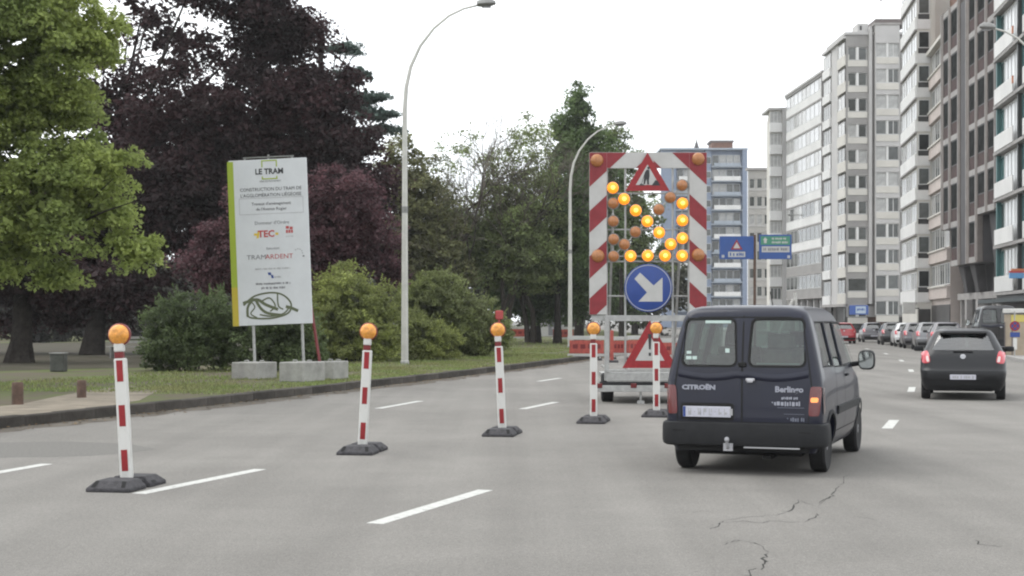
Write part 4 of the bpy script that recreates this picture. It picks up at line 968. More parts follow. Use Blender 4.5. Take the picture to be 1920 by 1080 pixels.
def boolean_cut(base_mesh, cutters):
    bo = bpy.data.objects.new('b', base_mesh); COL.objects.link(bo); tmp = []
    for me in cutters:
        c = bpy.data.objects.new('c', me); COL.objects.link(c); tmp.append(c)
        m = bo.modifiers.new('x', 'BOOLEAN'); m.operation = 'DIFFERENCE'; m.solver = 'EXACT'; m.object = c
    bpy.context.view_layer.update()
    me = bpy.data.meshes.new_from_object(bo.evaluated_get(bpy.context.evaluated_depsgraph_get()))
    for o in tmp+[bo]: bpy.data.objects.remove(o)
    return me
def rrect(u0, u1, z0, z1, r, top=0, n=4):     # rounded outline; top narrows the upper edge at both ends
    P = []
    for cx, cz, a0 in ((u1-r, z0+r, -90), (u1-r-top, z1-r, 0), (u0+r+top, z1-r, 90), (u0+r, z0+r, 180)):
        for k in range(n+1): a = math.radians(a0+90*k/n); P.append((cx+r*math.cos(a), cz+r*math.sin(a)))
    return P
def prism_y(poly, y0, y1): m = MB(); m.prism(poly, y0, y1); return m.mesh('c', M['interior'])
def prism_x(poly, x0, x1):                    # outline in y,z through x
    m = MB(); n = len(poly); m.add([(x0, p[0], p[1]) for p in poly]+[(x1, p[0], p[1]) for p in poly], [tuple(range(n)), tuple(range(2*n-1, n-1, -1))]+[(i, n+i, n+(i+1) % n, (i+1) % n) for i in range(n)]); return m.mesh('c', M['interior'])
def finish(me, paint, ang=32):
    me.materials.clear(); me.materials.append(paint); me.polygons.foreach_set('material_index', [0]*len(me.polygons)); me.shade_smooth(); me.set_sharp_from_angle(angle=math.radians(ang)); return me

# ---- the navy van
VB = Body([(.24, .10, 3.96, .76, .06, .3), (.34, .03, 4.05, .82, .09, .35), (.5, .01, 4.1, .852, .10, .4), (.62, .015, 4.09, .858, .10, .4), (.8, .02, 4.0, .855, .10, .42), (.93, .025, 3.86, .85, .10, .42), (1.0, .03, 3.55, .846, .10, .4),
           (1.06, .035, 3.2, .838, .10, .35), (1.12, .042, 3.02, .825, .10, .3), (1.3, .07, 2.82, .785, .10, .25), (1.5, .105, 2.6, .738, .10, .22), (1.66, .14, 2.4, .695, .10, .2), (1.73, .165, 2.25, .665, .12, .2), (1.775, .21, 2.05, .62, .16, .2), (1.80, .30, 1.85, .54, .2, .2), (1.812, .45, 1.6, .42, .2, .2)], bow=.028, L=4.1)
zs = [.24, .34, .42, .5, .62, .72, .8, .86, .93, 1.0, 1.06, 1.12, 1.2, 1.3, 1.4, 1.5, 1.58, 1.66, 1.70, 1.73, 1.755, 1.775, 1.79, 1.80, 1.812]
base = VB.mesh_mb(zs).mesh('body', M['van_paint'])
inner = VB.mesh_mb([.5, .62, .8, .93, 1.06, 1.12, 1.3, 1.5, 1.66, 1.72], inset=.06).mesh('c', M['interior'])
RWL, RWR = (-.655, -.075, 1.165, 1.655), (.075, .655, 1.165, 1.655)
def archcut(y, r): 
    cs = []
    for sx in (-1, 1):
        m = MB(); m.cyl((sx*.62, y, .29), (sx*1.2, y, .29), r, n=28); cs.append(m.mesh('c', M['interior']))
    return cs
cut = [inner]+archcut(.66, .345)+archcut(3.35, .345)
cut += [prism_y(rrect(*RWL, .06, top=.02), -.5, .5), prism_y(rrect(*RWR, .06, top=.02), -.5, .5)]
SW = [[(.33, 1.16), (1.02, 1.15), (1.02, 1.62), (.45, 1.62)], [(1.12, 1.14), (1.72, 1.13), (1.72, 1.62), (1.12, 1.62)], [(1.80, 1.13), (2.78, 1.13), (2.36, 1.60), (1.80, 1.62)]]
cut += [prism_x(p, -1.5, 1.5) for p in SW]
cut += [prism_y([(-.62, 1.13), (.62, 1.13), (.53, 1.64), (-.53, 1.64)], 2.0, 3.6)]
vb = finish(boolean_cut(base, cut), M['van_paint'])
HV = math.radians(20)
van = thing('van', 'navy blue small van with two rear doors, lit right indicator and towing hook', 'van', (2.44, 15.88, 0), rz=-HV)
link('body', vb, van)
def vp(name, m, side, c, off, parent=van, **kw): return VB.patch(side, c, off, **kw).build(name, M[m], parent, smooth=True)
# rear doors: shut lines, window seals and panes
for sx, W_ in ((-1, RWL), (1, RWR)):
    x0, x1, z0, z1 = W_
    d = MB(); 
    f = vp('rear_window', 'slot', 'rear', [(x0-.03, z0-.03), (x1+.03, z0-.03), (x1+.02, z1+.025), (x0-.02, z1+.025)], .0, rnd=.1)
    bpy.data.objects.remove(f)
    p = vp('rear_window', 'glass_van', 'rear', [(x0-.004, z0-.004), (x1+.004, z0-.004), (x1-.016, z1+.004), (x0+.016, z1+.004)], -.012, rnd=.12)
    s = MB(); ou = rrect(x0-.02, x1+.02, z0-.02, z1+.02, .075, top=.02, n=5); inn = rrect(x0+.004, x1-.004, z0+.004, z1-.004, .058, top=.02, n=5); n = len(ou)
    s.add([(x, VB.rear(x, z)-.004, z) for x, z in ou]+[(x, VB.rear(x, z)-.003, z) for x, z in inn], [(i, (i+1) % n, n+(i+1) % n, n+i) for i in range(n)]); s.build('seal', M['slot'], p)
def groove(parent, side, pts, wd=.012, m='slot'):
    b = MB(); vs = []; fs = []
    Q = []
    for a, c in zip(pts, pts[1:]):
        for i in range(8): Q.append((a[0]+(c[0]-a[0])*i/8, a[1]+(c[1]-a[1])*i/8))
    Q.append(pts[-1])
    for i, qq in enumerate(Q):
        t = Vector(Q[min(i+1, len(Q)-1)])-Vector(Q[max(i-1, 0)]); t.normalize(); nn = Vector((-t.y, t.x))*wd/2
        for sg in (1, -1):
            u, z = qq[0]+nn.x*sg, qq[1]+nn.y*sg
            vs.append((u, VB.rear(u, z)-.003, z) if side == 'rear' else ((VB.hw(u, z)+.003, u, z) if side == 'R' else (-VB.hw(u, z)-.003, u, z)))
    for i in range(len(Q)-1): fs.append((2*i, 2*i+1, 2*i+3, 2*i+2))
    b.add(vs, fs); b.build('shut_line', M[m], parent, normals=False)
groove(van, 'rear', [(0.0, .56), (0.0, 1.70)], .016)
groove(van, 'rear', [(-.70, .56), (-.74, .9), (-.70, 1.2), (-.62, 1.68), (.62, 1.68), (.70, 1.2), (.74, .9), (.70, .56), (-.70, .56)], .012)
for sd in ('R', 'L'):
    groove(van, sd, [(1.76, .42), (1.76, 1.12), (1.76, 1.66)], .012); groove(van, sd, [(2.86, .5), (2.9, 1.0), (2.84, 1.1)], .012); groove(van, sd, [(1.08, .45), (1.08, 1.1), (1.06, 1.66)], .012)
    groove(van, sd, [(1.08, .42), (2.86, .42)], .012)
# pressed swage: the bowed shelf under the windows and the recessed plate field
b = MB(); vs = []; fs = []
for i in range(25):
    x = -.70+1.4*i/24; zc = 1.075-.05*math.sin(abs(x)/.7*math.pi)*.9-.02*(abs(x) < .05)
    for dz, dy in ((.045, .0), (.015, .014), (-.012, .012), (-.035, .0)): vs.append((x, VB.rear(x, zc+dz)-.002-dy, zc+dz))
for i in range(24):
    for k in range(3): fs.append((4*i+k, 4*i+k+1, 4*i+k+5, 4*i+k+4))
b.add(vs, fs); b.build('swage', M['van_paint'], van, smooth=True)
# bumper
b = MB(); vs = []; fs = []; sec = [(.30, .02), (.32, .07), (.36, .085), (.50, .085), (.545, .07), (.56, .03)]
path = [(x, None) for x in np.linspace(-.86, .86, 29)]
XS = list(np.linspace(0, .76, 9))+[.79, .815, .835]; 
pl = []
for x in XS: pl.append((x, VB.rear(x, .5)))
yy0 = pl[-1][1]
for y in (.16, .22, .30): pl.append((VB.hw(y, .5), y))
pl = [(-x, y) for x, y in pl[::-1][:-1]]+pl
n = len(sec)
for i, (x, y) in enumerate(pl):
    a = Vector(pl[min(i+1, len(pl)-1)])-Vector(pl[max(i-1, 0)]); a.normalize(); nr = Vector((a.y, -a.x))
    for z, o_ in sec: vs.append((x+nr.x*o_*.62, y+nr.y*o_*.62, z))
for i in range(len(pl)-1):
    for j in range(n-1): fs.append((i*n+j, (i+1)*n+j, (i+1)*n+j+1, i*n+j+1))
fs += [tuple(range(n)), tuple(range((len(pl)-1)*n, len(pl)*n))]
b.add(vs, fs); bump = b.build('rear_bumper', M['trim'], van, smooth=True)
b = MB(); b.box(-.74, .74, -.028, -.02, .462, .474); 
b.build('bumper_groove', M['slot'], bump)
b = MB(); b.box(-.7, .7, .05, .3, .25, .31); b.build('valance', M['slot'], van)
b = MB(); b.box(-.58, .58, .31, 3.85, .19, .26); b.box(-.5, .5, .62, .72, .22, .3); b.box(.2, .3, .1, 3.0, .17, .2); b.build('shadow_underbody', M['slot'], van)  # low dark pan added under the van to deepen its ground shadow
b = MB(); b.box(.03, .62, -.035, -.015, .292, .306); b.build('trim_strip', M['grey_light'], van)
# towing hook
b = MB(); b.tube([(-.13, .1, .30), (-.13, -.06, .29), (-.13, -.12, .31), (-.13, -.13, .36)], .017, 8); b.M = Matrix.Translation((-.13, -.13, .385)); b.lathe([(.006, -.03), (.022, -.02), (.028, 0), (.022, .02), (.006, .028)], 12); b.M = Matrix(); b.box(-.18, -.08, -.075, -.05, .26, .34); b.build('tow_hook', M['chrome'], van, smooth=True)
# lights, plate, handle, wiper
for sx in (1, -1):
    c = [(.70, .64), (.815, .64), (.838, .95), (.72, .95)] if sx > 0 else [(-.815, .64), (-.70, .64), (-.72, .95), (-.838, .95)]
    tl = vp('tail_light', 'tail', 'rear', c, .012, rnd=.14)
    if sx > 0:
        tl['label'] = 'tail light with lit orange indicator'
        vp('indicator', 'tail_lit', 'rear', [(.725, .785), (.80, .785), (.803, .835), (.728, .835)], .018, parent=tl, rnd=.2)
        vp('side_lens', 'tail', 'R', [(.11, .66), (.17, .66), (.15, .94), (.11, .94)], .01, parent=tl, rnd=.2)
    else: vp('indicator', 'tail', 'rear', [(-.80, .785), (-.725, .785), (-.728, .835), (-.803, .835)], .018, parent=tl, rnd=.2)
rec = vp('plate_recess', 'slot', 'rear', [(-.665, .575), (-.085, .575), (-.085, .76), (-.665, .76)], .0035, rnd=.06)
pb = MB(); pb.box(-.635, -.115, -.006, .004, .61, .725); pl_ = pb.build('number_plate', M['plate'], van, bevel=.004)
pb = MB(); rr_ = random.Random(4); xx = -.575
for i in range(9):
    if i in (1, 5): pb.box(xx, xx+.018, -.008, -.0055, .664, .672); xx += .045; continue
    w_ = .032; pb.box(xx, xx+.009, -.008, -.0055, .632, .703); pb.box(xx+.009, xx+w_, -.008, -.0055, rr_.choice([.632, .663, .694])-.0, rr_.choice([.641, .672, .703])); 
    if rr_.random() < .6: pb.box(xx+w_-.009, xx+w_, -.008, -.0055, .632+rr_.choice([0, .03]), .703)
    xx += .06
pb.build('plate_characters', M['grey_light'], pl_)
pb = MB(); pb.box(-.632, -.605, -.0075, -.0055, .613, .722); pb.build('country_band', M['blue'], pl_)
b = MB(); b.box(.045, .14, -.012, .03, 1.0, 1.03); b.box(.06, .125, -.022, .0, .985, 1.018); b.build('door_handle', M['chrome'], van, bevel=.006)
b = MB(); b.box(-.045, .045, VB.rear(0, 1.18)-.03, VB.rear(0, 1.18)+.01, 1.15, 1.2); b.build('door_latch', M['slot'], van, bevel=.01)
def vtext(s, size, x, z, m, **kw): 
    return text(s, size, (x, VB.rear(x, z)-.006, z), M[m], van, **kw)
vtext('CITROËN', .066, -.47, .925, 'vinyl', bold=.0035, sx=1.3); vtext('Berlingo', .085, .50, .915, 'vinyl', bold=.003, sx=1.05)
b = MB(); yy = VB.rear(.5, .8)-.006
tube_path(.42, .6, .825, .03, yy, 2, b); b.build('small_badge', M['vinyl'], van)
b = MB()
tube_path(.08, .2, .775, .06, yy, 3, b); tube_path(.25, .62, .765, .055, yy, 4, b); b.build('door_lettering', M['vinyl'], van)
b = MB()
b.box(.02, .66, yy, yy+.001, .722, .727); tube_path(.02, .34, .69, .035, yy, 6, b); b.box(.02, .66, yy, yy+.001, .655, .659); tube_path(.02, .3, .625, .04, yy, 7, b); tube_path(.3, .66, .60, .045, yy, 8, b); b.build('door_small_print', M['vinyl_dim'], van)
# stickers in the left window
for x0, x1, z0, z1 in ((-.42, -.14, 1.615, 1.645), (-.615, -.565, 1.285, 1.315), (-.62, -.56, 1.225, 1.26), (-.55, -.50, 1.225, 1.26), (-.19, -.145, 1.30, 1.345)):
    b = MB(); b.box(x0, x1, VB.rear((x0+x1)/2, (z0+z1)/2)+.002, VB.rear((x0+x1)/2, (z0+z1)/2)+.005, z0, z1); b.build('window_sticker', M['sticker'], van)
b = MB(); b.box(.12, .58, .20, .24, 1.172, 1.19); b.build('parcel_rail', M['sticker'], van)
# side glass, windscreen, mirrors
def quad_glass(P, name, m): 
    b = MB(); b.add(P, [tuple(range(len(P)))]); return b.build(name, M[m], van, normals=False)
for sx in (1, -1):
    for p in SW: quad_glass([(sx*(VB.hw(y, z)-.014), y, z) for y, z in p], 'side_window', 'glass_van')
    for p in SW:
        s = MB(); n = len(p); cy = sum(a[0] for a in p)/n; cz = sum(a[1] for a in p)/n
        ou = [(cy+(y-cy)*1.06, cz+(z-cz)*1.07) for y, z in p]; s.add([(sx*(VB.hw(y, z)+.003), y, z) for y, z in ou]+[(sx*(VB.hw(y, z)+.002), y, z) for y, z in p], [(i, (i+1) % n, n+(i+1) % n, n+i) for i in range(n)]); s.build('window_seal', M['slot'], van)
    b = MB(); b.M = Matrix.Translation((sx*1.0, 2.62, 1.17)); 
    sec = [(-.06, .06), (-.045, .095), (0, .105), (.06, .09), (.11, .03)]; vs = []; fs = []; n = 14
    for y, r in sec:
        for q in range(n): a = 2*math.pi*q/n; vs.append((r*.98*math.copysign(abs(math.cos(a))**.6, math.cos(a)), y, r*1.15*math.copysign(abs(math.sin(a))**.6, math.sin(a))))
    for i in range(len(sec)-1):
        for q in range(n): fs.append((i*n+q, i*n+(q+1) % n, (i+1)*n+(q+1) % n, (i+1)*n+q))
    fs += [tuple(range(n)), tuple(range((len(sec)-1)*n, len(sec)*n))]; b.add(vs, fs); b.M = Matrix(); b.tube([(sx*.92, 2.63, 1.13), (sx*.79, 2.66, 1.11)], .03, 8)
    mr_ = b.build('door_mirror', M['trim'], van, smooth=True)
    b = MB(); b.M = Matrix.Translation((sx*1.0, 2.556, 1.17)); b.add([(.085*math.copysign(abs(math.cos(a))**.6, math.cos(a)), 0, .1*math.copysign(abs(math.sin(a))**.6, math.sin(a))) for a in np.linspace(0, 2*math.pi, 20, endpoint=False)], [tuple(range(20))]); b.build('mirror_glass', M['mirror'], mr_, normals=False)
    b = MB(); yh = 1.86; b.box(sx*.85-.02, sx*.85+.02, yh, yh+.16, 1.0, 1.03); b.build('side_handle', M['trim'], van, bevel=.006)
    b = MB(); vs = [(sx*(VB.hw(y, z)+o_), y, z) for y in (1.1, 2.95) for z, o_ in ((.60, .004), (.61, .022), (.69, .022), (.70, .004))]; b.add(vs, [(0, 4, 5, 1), (1, 5, 6, 2), (2, 6, 7, 3), (0, 1, 2, 3), (4, 7, 6, 5)]); b.build('rub_strip', M['trim'], van)
    for yc in (.66, 3.35):                    # arch lips
        b = MB(); vs = []; fs = []
        for i in range(19):
            a = math.radians(-8+196*i/18)
            for r_, o_ in ((.345, .003), (.35, .014), (.385, .014), (.39, .002)):
                y, z = yc+r_*math.cos(a), .29+r_*math.sin(a); vs.append((sx*(VB.hw(y, max(z, .26))+o_), y, z))
        for i in range(18):
            for k_ in range(3): fs.append((4*i+k_, 4*i+k_+1, 4*i+k_+5, 4*i+k_+4))
        b.add(vs, fs); b.build('wheel_arch', M['trim'], van, smooth=True)
b = MB(); wz = [1.13, 1.3, 1.5, 1.64]; vs = []; fs = []
for z in wz:
    w_ = .62-.09*(z-1.13)/.51
    for x in np.linspace(-w_, w_, 9): vs.append((x, VB.front(x, z)-.01, z))
for j in range(3):
    for i in range(8): fs.append((j*9+i, j*9+i+1, j*9+i+10, j*9+i+9))
b.add(vs, fs); b.build('windscreen', M['glass_van'], van, smooth=True, normals=False)
VW = wheel_mesh(.292, .17, .178, 7)
for y in (.66, 3.35):
    for sx in (-1, 1): add_wheel(van, VW, (sx*.735, y, .292))
# interior
b = MB(); b.box(-.72, .72, .2, 3.0, .52, .56); b.build('load_floor', M['interior'], van)
for x in (-.36, .36):
    b = MB(); b.box(x-.25, x+.25, 1.75, 2.2, .56, .82); b.box(x-.25, x+.25, 1.62, 1.78, .8, 1.34); b.box(x-.13, x+.13, 1.63, 1.72, 1.36, 1.52); b.box(x-.02, x+.02, 1.66, 1.69, 1.3, 1.38); b.build('front_seat', M['seat'], van, bevel=.04)
b = MB(); b.box(-.6, .6, .95, 1.07, .8, 1.26); b.build('rear_seat', M['seat'], van, bevel=.04)
b = MB(); b.box(.12, .56, .45, .8, .56, 1.34); b.box(.2, .5, .42, .449, 1.34, 1.5); b.build('cargo', M['cargo'], van, bevel=.02)
b = MB(); b.box(-.7, .7, 2.75, 3.05, .8, 1.08); b.build('dashboard', M['interior'], van, bevel=.03)
b = MB()
for i in range(16): a = 2*math.pi*i/16; b2 = 2*math.pi*(i+1)/16; b.tube([(-.36+.19*math.cos(a), 2.6+.08*math.sin(a), 1.05+.17*math.sin(a)), (-.36+.19*math.cos(b2), 2.6+.08*math.sin(b2), 1.05+.17*math.sin(b2))], .014, 6)
b.build('steering_wheel', M['slot'], van)
for pt in ((-.5, .3, 1.795), (.5, .3, 1.795)):
    pass
b = MB(); b.tube([(.0, 1.9, 1.80), (.0, 1.72, 1.98)], .006, 5)
b.build('aerial', M['slot'], van)

# ---- a small hatchback: the charcoal car ahead and the parked row
CB = Body([(.2, .12, 3.5, .70, .08, .3), (.3, .04, 3.6, .775, .16, .4), (.42, -.03, 3.66, .80, .18, .45), (.56, -.035, 3.66, .812, .2, .45), (.61, -.03, 3.65, .815, .2, .45), (.65, .015, 3.62, .812, .2, .45), (.7, .03, 3.58, .81, .2, .45), (.82, .06, 3.42, .808, .22, .45), (.92, .10, 3.1, .79, .22, .4), (.98, .15, 2.86, .765, .22, .35),
           (1.1, .25, 2.62, .71, .2, .3), (1.25, .37, 2.36, .635, .2, .25), (1.36, .45, 2.15, .58, .2, .22), (1.42, .47, 2.0, .53, .2, .2), (1.455, .56, 1.8, .46, .2, .2), (1.475, .74, 1.55, .34, .18, .18)], bow=.05, L=3.66, nose=.12)
zs = [.2, .3, .36, .42, .5, .56, .61, .65, .7, .76, .82, .87, .92, .98, 1.04, 1.1, 1.18, 1.25, 1.31, 1.36, 1.39, 1.42, 1.44, 1.455, 1.475]
cbase = CB.mesh_mb(zs).mesh('body', M['car_paint'])
cin = CB.mesh_mb([.45, .56, .7, .82, .92, .98, 1.1, 1.25, 1.36, 1.40], inset=.05).mesh('c', M['interior'])
CRW = [(-.585, 1.03), (.585, 1.03), (.46, 1.335), (-.46, 1.335)]
CSW = [[(.62, 1.02), (1.36, .995), (1.36, 1.36), (.80, 1.36)], [(1.44, .99), (2.5, .985), (2.06, 1.35), (1.44, 1.37)]]
def archcut2(y, r):
    cs = []
    for sx in (-1, 1):
        m = MB(); m.cyl((sx*.58, y, .28), (sx*1.2, y, .28), r, n=24); cs.append(m.mesh('c', M['interior']))
    return cs
cut = [cin]+archcut2(.62, .325)+archcut2(3.0, .325)+[prism_y(CRW, -.3, .7)]+[prism_x(p, -1.5, 1.5) for p in CSW]+[prism_y([(-.57, 1.0), (.57, 1.0), (.44, 1.35), (-.44, 1.35)], 1.9, 3.2)]
cme = finish(boolean_cut(cbase, cut), M['car_paint'])
def make_car():
    t = thing('car', '', 'car'); link('body', cme, t)
    def cp(name, m, side, c, off, parent=t, **kw): return CB.patch(side, c, off, **kw).build(name, M[m], parent, smooth=True)
    b = MB(); vs = []; fs = []
    for j in range(5):
        z = 1.028+(1.338-1.028)*j/4; w_ = .588-.124*j/4
        for x in np.linspace(-w_, w_, 11): vs.append((x, CB.rear(x, z)+.008, z))
    for j in range(4):
        for i in range(10): fs.append((j*11+i, j*11+i+1, j*11+i+12, j*11+i+11))
    b.add(vs, fs); b.build('rear_window', M['glass_dark'], t, smooth=True, normals=False)
    b = MB(); vs = []; fs = []
    for j in range(4):
        z = 1.0+.35*j/3; w_ = .57-.13*j/3
        for x in np.linspace(-w_, w_, 9): vs.append((x, CB.front(x, z)-.01, z))
    for j in range(3):
        for i in range(8): fs.append((j*9+i, j*9+i+1, j*9+i+10, j*9+i+9))
    b.add(vs, fs); b.build('windscreen', M['glass_van'], t, smooth=True, normals=False)
    for sx in (1, -1):
        for p in CSW:
            b = MB(); b.add([(sx*(CB.hw(y, z)-.012), y, z) for y, z in p], [tuple(range(4))]); b.build('side_window', M['glass_dark'], t, normals=False)
        c = [(.60, .77), (.77, .75), (.80, .98), (.66, 1.03)]
        c = c if sx > 0 else [(-c[1][0], c[1][1]), (-c[0][0], c[0][1]), (-c[3][0], c[3][1]), (-c[2][0], c[2][1])]
        tl = cp('tail_light', 'tail_bright', 'rear', c, .012, rnd=.25)
        c = [(.625, .79), (.68, .785), (.70, .90), (.65, .91)]
        c = c if sx > 0 else [(-c[1][0], c[1][1]), (-c[0][0], c[0][1]), (-c[3][0], c[3][1]), (-c[2][0], c[2][1])]
        cp('reversing_lens', 'tail_clear', 'rear', c, .018, parent=tl, rnd=.25)
        b = MB(); b.M = Matrix.Translation((sx*.90, 2.3, 1.02)); b.lathe([(.03, -.06), (.09, -.05), (.1, 0), (.09, .05), (.03, .06)], 12); b.M = Matrix(); b.tube([(sx*.84, 2.3, .98), (sx*.74, 2.32, .97)], .025, 6); b.build('door_mirror', M['trim'], t, smooth=True)
        b = MB(); vs = []
        b.box(sx*.797-.02, sx*.797+.02, 1.5, 1.64, .83, .86); b.build('side_handle', M['trim'], t, bevel=.006)
    b = MB(); b.box(-.44, .44, .42, .58, 1.36, 1.392); b.box(-.4, .4, .38, .46, 1.365, 1.38); b.build('spoiler', M['slot'], t, bevel=.01)
    cp('lower_bumper', 'trim', 'rear', [(-.76, .27), (.76, .27), (.79, .42), (-.79, .42)], .012, rnd=.06, nu=20)
    pc = MB(); pc.box(-.24, .24, -.055, -.02, .43, .53); pp = pc.build('number_plate', M['plate'], t, bevel=.004)
    pc = MB(); tube_path(-.19, .2, .48, .07, -.0575, 9, pc); pc.build('plate_characters', M['grey_light'], pp)
    b = MB(); b.M = Matrix.Translation((0, CB.rear(0, .9)-.012, .90)) @ Matrix.Rotation(math.radians(75), 4, 'X')
    b.lathe([(.034, -.006), (.05, -.006), (.05, .008), (.034, .008)], 20); b.M = Matrix.Translation((0, CB.rear(0, .9)-.02, .9)); b.box(-.055, .055, -.003, .005, -.006, .006); b.build('badge', M['chrome'], t)
    b = MB(); b.box(-.18, .18, CB.rear(0, 1.0)-.03, CB.rear(0, 1.0), .99, 1.012); b.build('tailgate_handle', M['slot'], t, bevel=.006)
    W_ = CW
    for y in (.62, 3.0):
        for sx in (-1, 1): add_wheel(t, W_, (sx*.705, y, .285))
    b = MB()
    for x in (-.36, .36): b.box(x-.23, x+.23, 1.45, 1.6, .6, 1.18); b.box(x-.12, x+.12, 1.46, 1.54, 1.2, 1.33)
    b.box(-.6, .6, .75, .88, .6, 1.08); b.build('seats', M['seat'], t, bevel=.03)
    b = MB(); b.box(-.62, .62, .2, .5, .24, .3); b.box(-.55, .55, .5, 3.4, .17, .23); b.build('valance', M['slot'], t)  # valance, plus a long low pan added to darken the shadow beneath the car
    return t
CW = wheel_mesh(.285, .17, .185, 7)
car = make_car(); hY = heading(31)
car.location = (9.24, 30.6, 0); car.rotation_euler = (0, 0, -hY-.015); car.scale = (1.06, 1.03, 1.0); car['label'] = 'charcoal small hatchback driving ahead on the right with bright red tail lights'
def paint(t, m):
    for ch in t.children:
        if ch.name.startswith('body'): ch.material_slots[0].link = 'OBJECT'; ch.material_slots[0].material = m
PG = 'cars parked along the right kerb'
M['p_black'] = mat('black_paint', (.012, .012, .014), .3, coat=.7); M['p_silver'] = mat('silver_paint', (.16, .162, .168), .32, metal=.3, coat=.6)
M['p_white'] = mat('white_paint', (.62, .62, .62), .3, coat=.6); M['p_red'] = mat('red_paint', (.36, .012, .02), .3, coat=.7); M['p_grey'] = mat('grey_paint', (.085, .08, .09), .3, coat=.7)
for px, Y, m, lab, s in ((1639, 110, 'p_grey', 'dark grey parked car with pale windows, farthest of the parked row', 1.0), (1677, 99, 'p_black', 'black parked car in the row between a dark grey and a pale car', 1.0), (1703, 92, 'p_white', 'white parked car in the row left of the charcoal hatchback', 1.0),
                      (1722, 86.5, 'p_grey', 'dark grey parked car mostly hidden by the charcoal hatchback, its roof left of centre', 1.02), (1748, 80.5, 'p_silver', 'silver parked car whose roof shows above the middle of the charcoal hatchback', 1.04), (1778, 74.5, 'p_grey', 'grey parked car hidden behind the charcoal hatchback, nearest of the row', 1.05)):
    o = dup(car, (PX(px, Y), Y, 0), -heading(Y)-.02, lab, PG); paint(o, M[m]); o.scale = (s, s, s)
o = dup(car, (PX(1583, 104), 104, 0), -heading(104)+.0, 'red car far ahead just right of the navy van roof', None); paint(o, M['p_red'])
# dark delivery van parked beside the kiosk
Y = 71
dv = dup(van, (PX(1873, Y), Y, .0), -heading(Y), 'tall dark parked van between the charcoal hatchback and the beige kiosk', PG)
for ch in list(dv.children):
    if ch.name.split('.')[0] in ('number_plate', 'lettering', 'door_lettering', 'door_small_print', 'small_badge', 'window_sticker', 'tow_hook', 'cargo'):
        for c2 in list(ch.children): bpy.data.objects.remove(c2)
        bpy.data.objects.remove(ch)
    elif ch.name.startswith('tail_light'):
        if 'label' in ch: del ch['label']
        for c2 in list(ch.children): bpy.data.objects.remove(c2)
dv.scale = (1.12, 1.12, 1.3); paint(dv, M['p_black'])
# ------------------------------------------------------------------ buildings
M['cream'] = mat('cream_cladding', (.54, .52, .475), .75, nscale=.35, namt=.07, detail=3)
M['white_clad'] = mat('white_cladding', (.64, .635, .62), .7, nscale=.3, namt=.07, detail=3)
M['grey_clad'] = mat('grey_render', (.27, .26, .25), .8, nscale=.4, namt=.1, detail=4)
M['grey_pale'] = mat('pale_grey_render', (.46, .45, .44), .8, nscale=.4, namt=.08, detail=4)
M['conc_frame'] = mat('concrete_frame', (.31, .295, .285), .85, nscale=1.2, namt=.15)
M['conc_brown'] = mat('brown_concrete', (.14, .12, .115), .85, nscale=.8, namt=.15)
M['dark_clad'] = mat('dark_cladding', (.06, .057, .06), .7, nscale=.7, namt=.2)
M['brick_brown'] = mat('brown_brick', (.175, .095, .068), .85, nscale=1.5, namt=.2)
M['pane_bronze'] = mat('bronze_pane', (.028, .03, .03), .5, spec=.0, nscale=.6, namt=.5)
M['conc_grid'] = mat('grid_concrete', (.17, .148, .136), .85, nscale=1.2, namt=.15)
M['brick_red'] = mat('red_infill', (.045, .02, .018), .8, nscale=1.5, namt=.35)
M['pink_clad'] = mat('pinkish_panel', (.47, .41, .375), .75, nscale=.5, namt=.1)
M['blue_clad'] = mat('blue_frame', (.2, .24, .32), .7, nscale=.3, namt=.08)
M['blue_pale'] = mat('pale_blue_frame', (.31, .35, .4), .7, nscale=.3, namt=.08)
M['beige_far'] = mat('beige_render', (.37, .355, .33), .85, nscale=.3, namt=.12)
M['frame_white'] = mat('window_frame', (.55, .55, .54), .5)
M['frame_dark'] = mat('dark_frame', (.03, .03, .03), .5)
M['frame_teal'] = mat('teal_frame', (.05, .14, .14), .5)
M['pane_dark'] = mat('dark_pane', (.035, .04, .038), .06, spec=.7, nscale=.6, namt=.5)
M['pane_mid'] = mat('grey_pane', (.075, .082, .078), .08, spec=.7, nscale=.9, namt=.4)
M['pane_curtain'] = mat('curtained_pane', (.36, .36, .35), .15, spec=.6, nscale=2.2, namt=.2)
M['pane_white'] = mat('white_curtained_pane', (.56, .57, .58), .2, spec=.5, nscale=1.5, namt=.08)
M['pane_teal'] = mat('teal_pane', (.07, .14, .14), .05, spec=.8, nscale=.5, namt=.35)
M['shop_dark'] = mat('shop_interior', (.035, .032, .03), .5, nscale=.8, namt=.4)
M['shop_blue'] = mat('shop_blue', (.045, .10, .33), .5)
M['pale_sign'] = mat('pale_shop_sign', (.42, .5, .58), .5)
M['orange_sign'] = mat('orange_sign', (.5, .17, .07), .5)
M['sign_lightblue'] = mat('light_blue_sign', (.12, .29, .52), .5)
M['awning'] = mat('awning', (.05, .062, .065), .7)

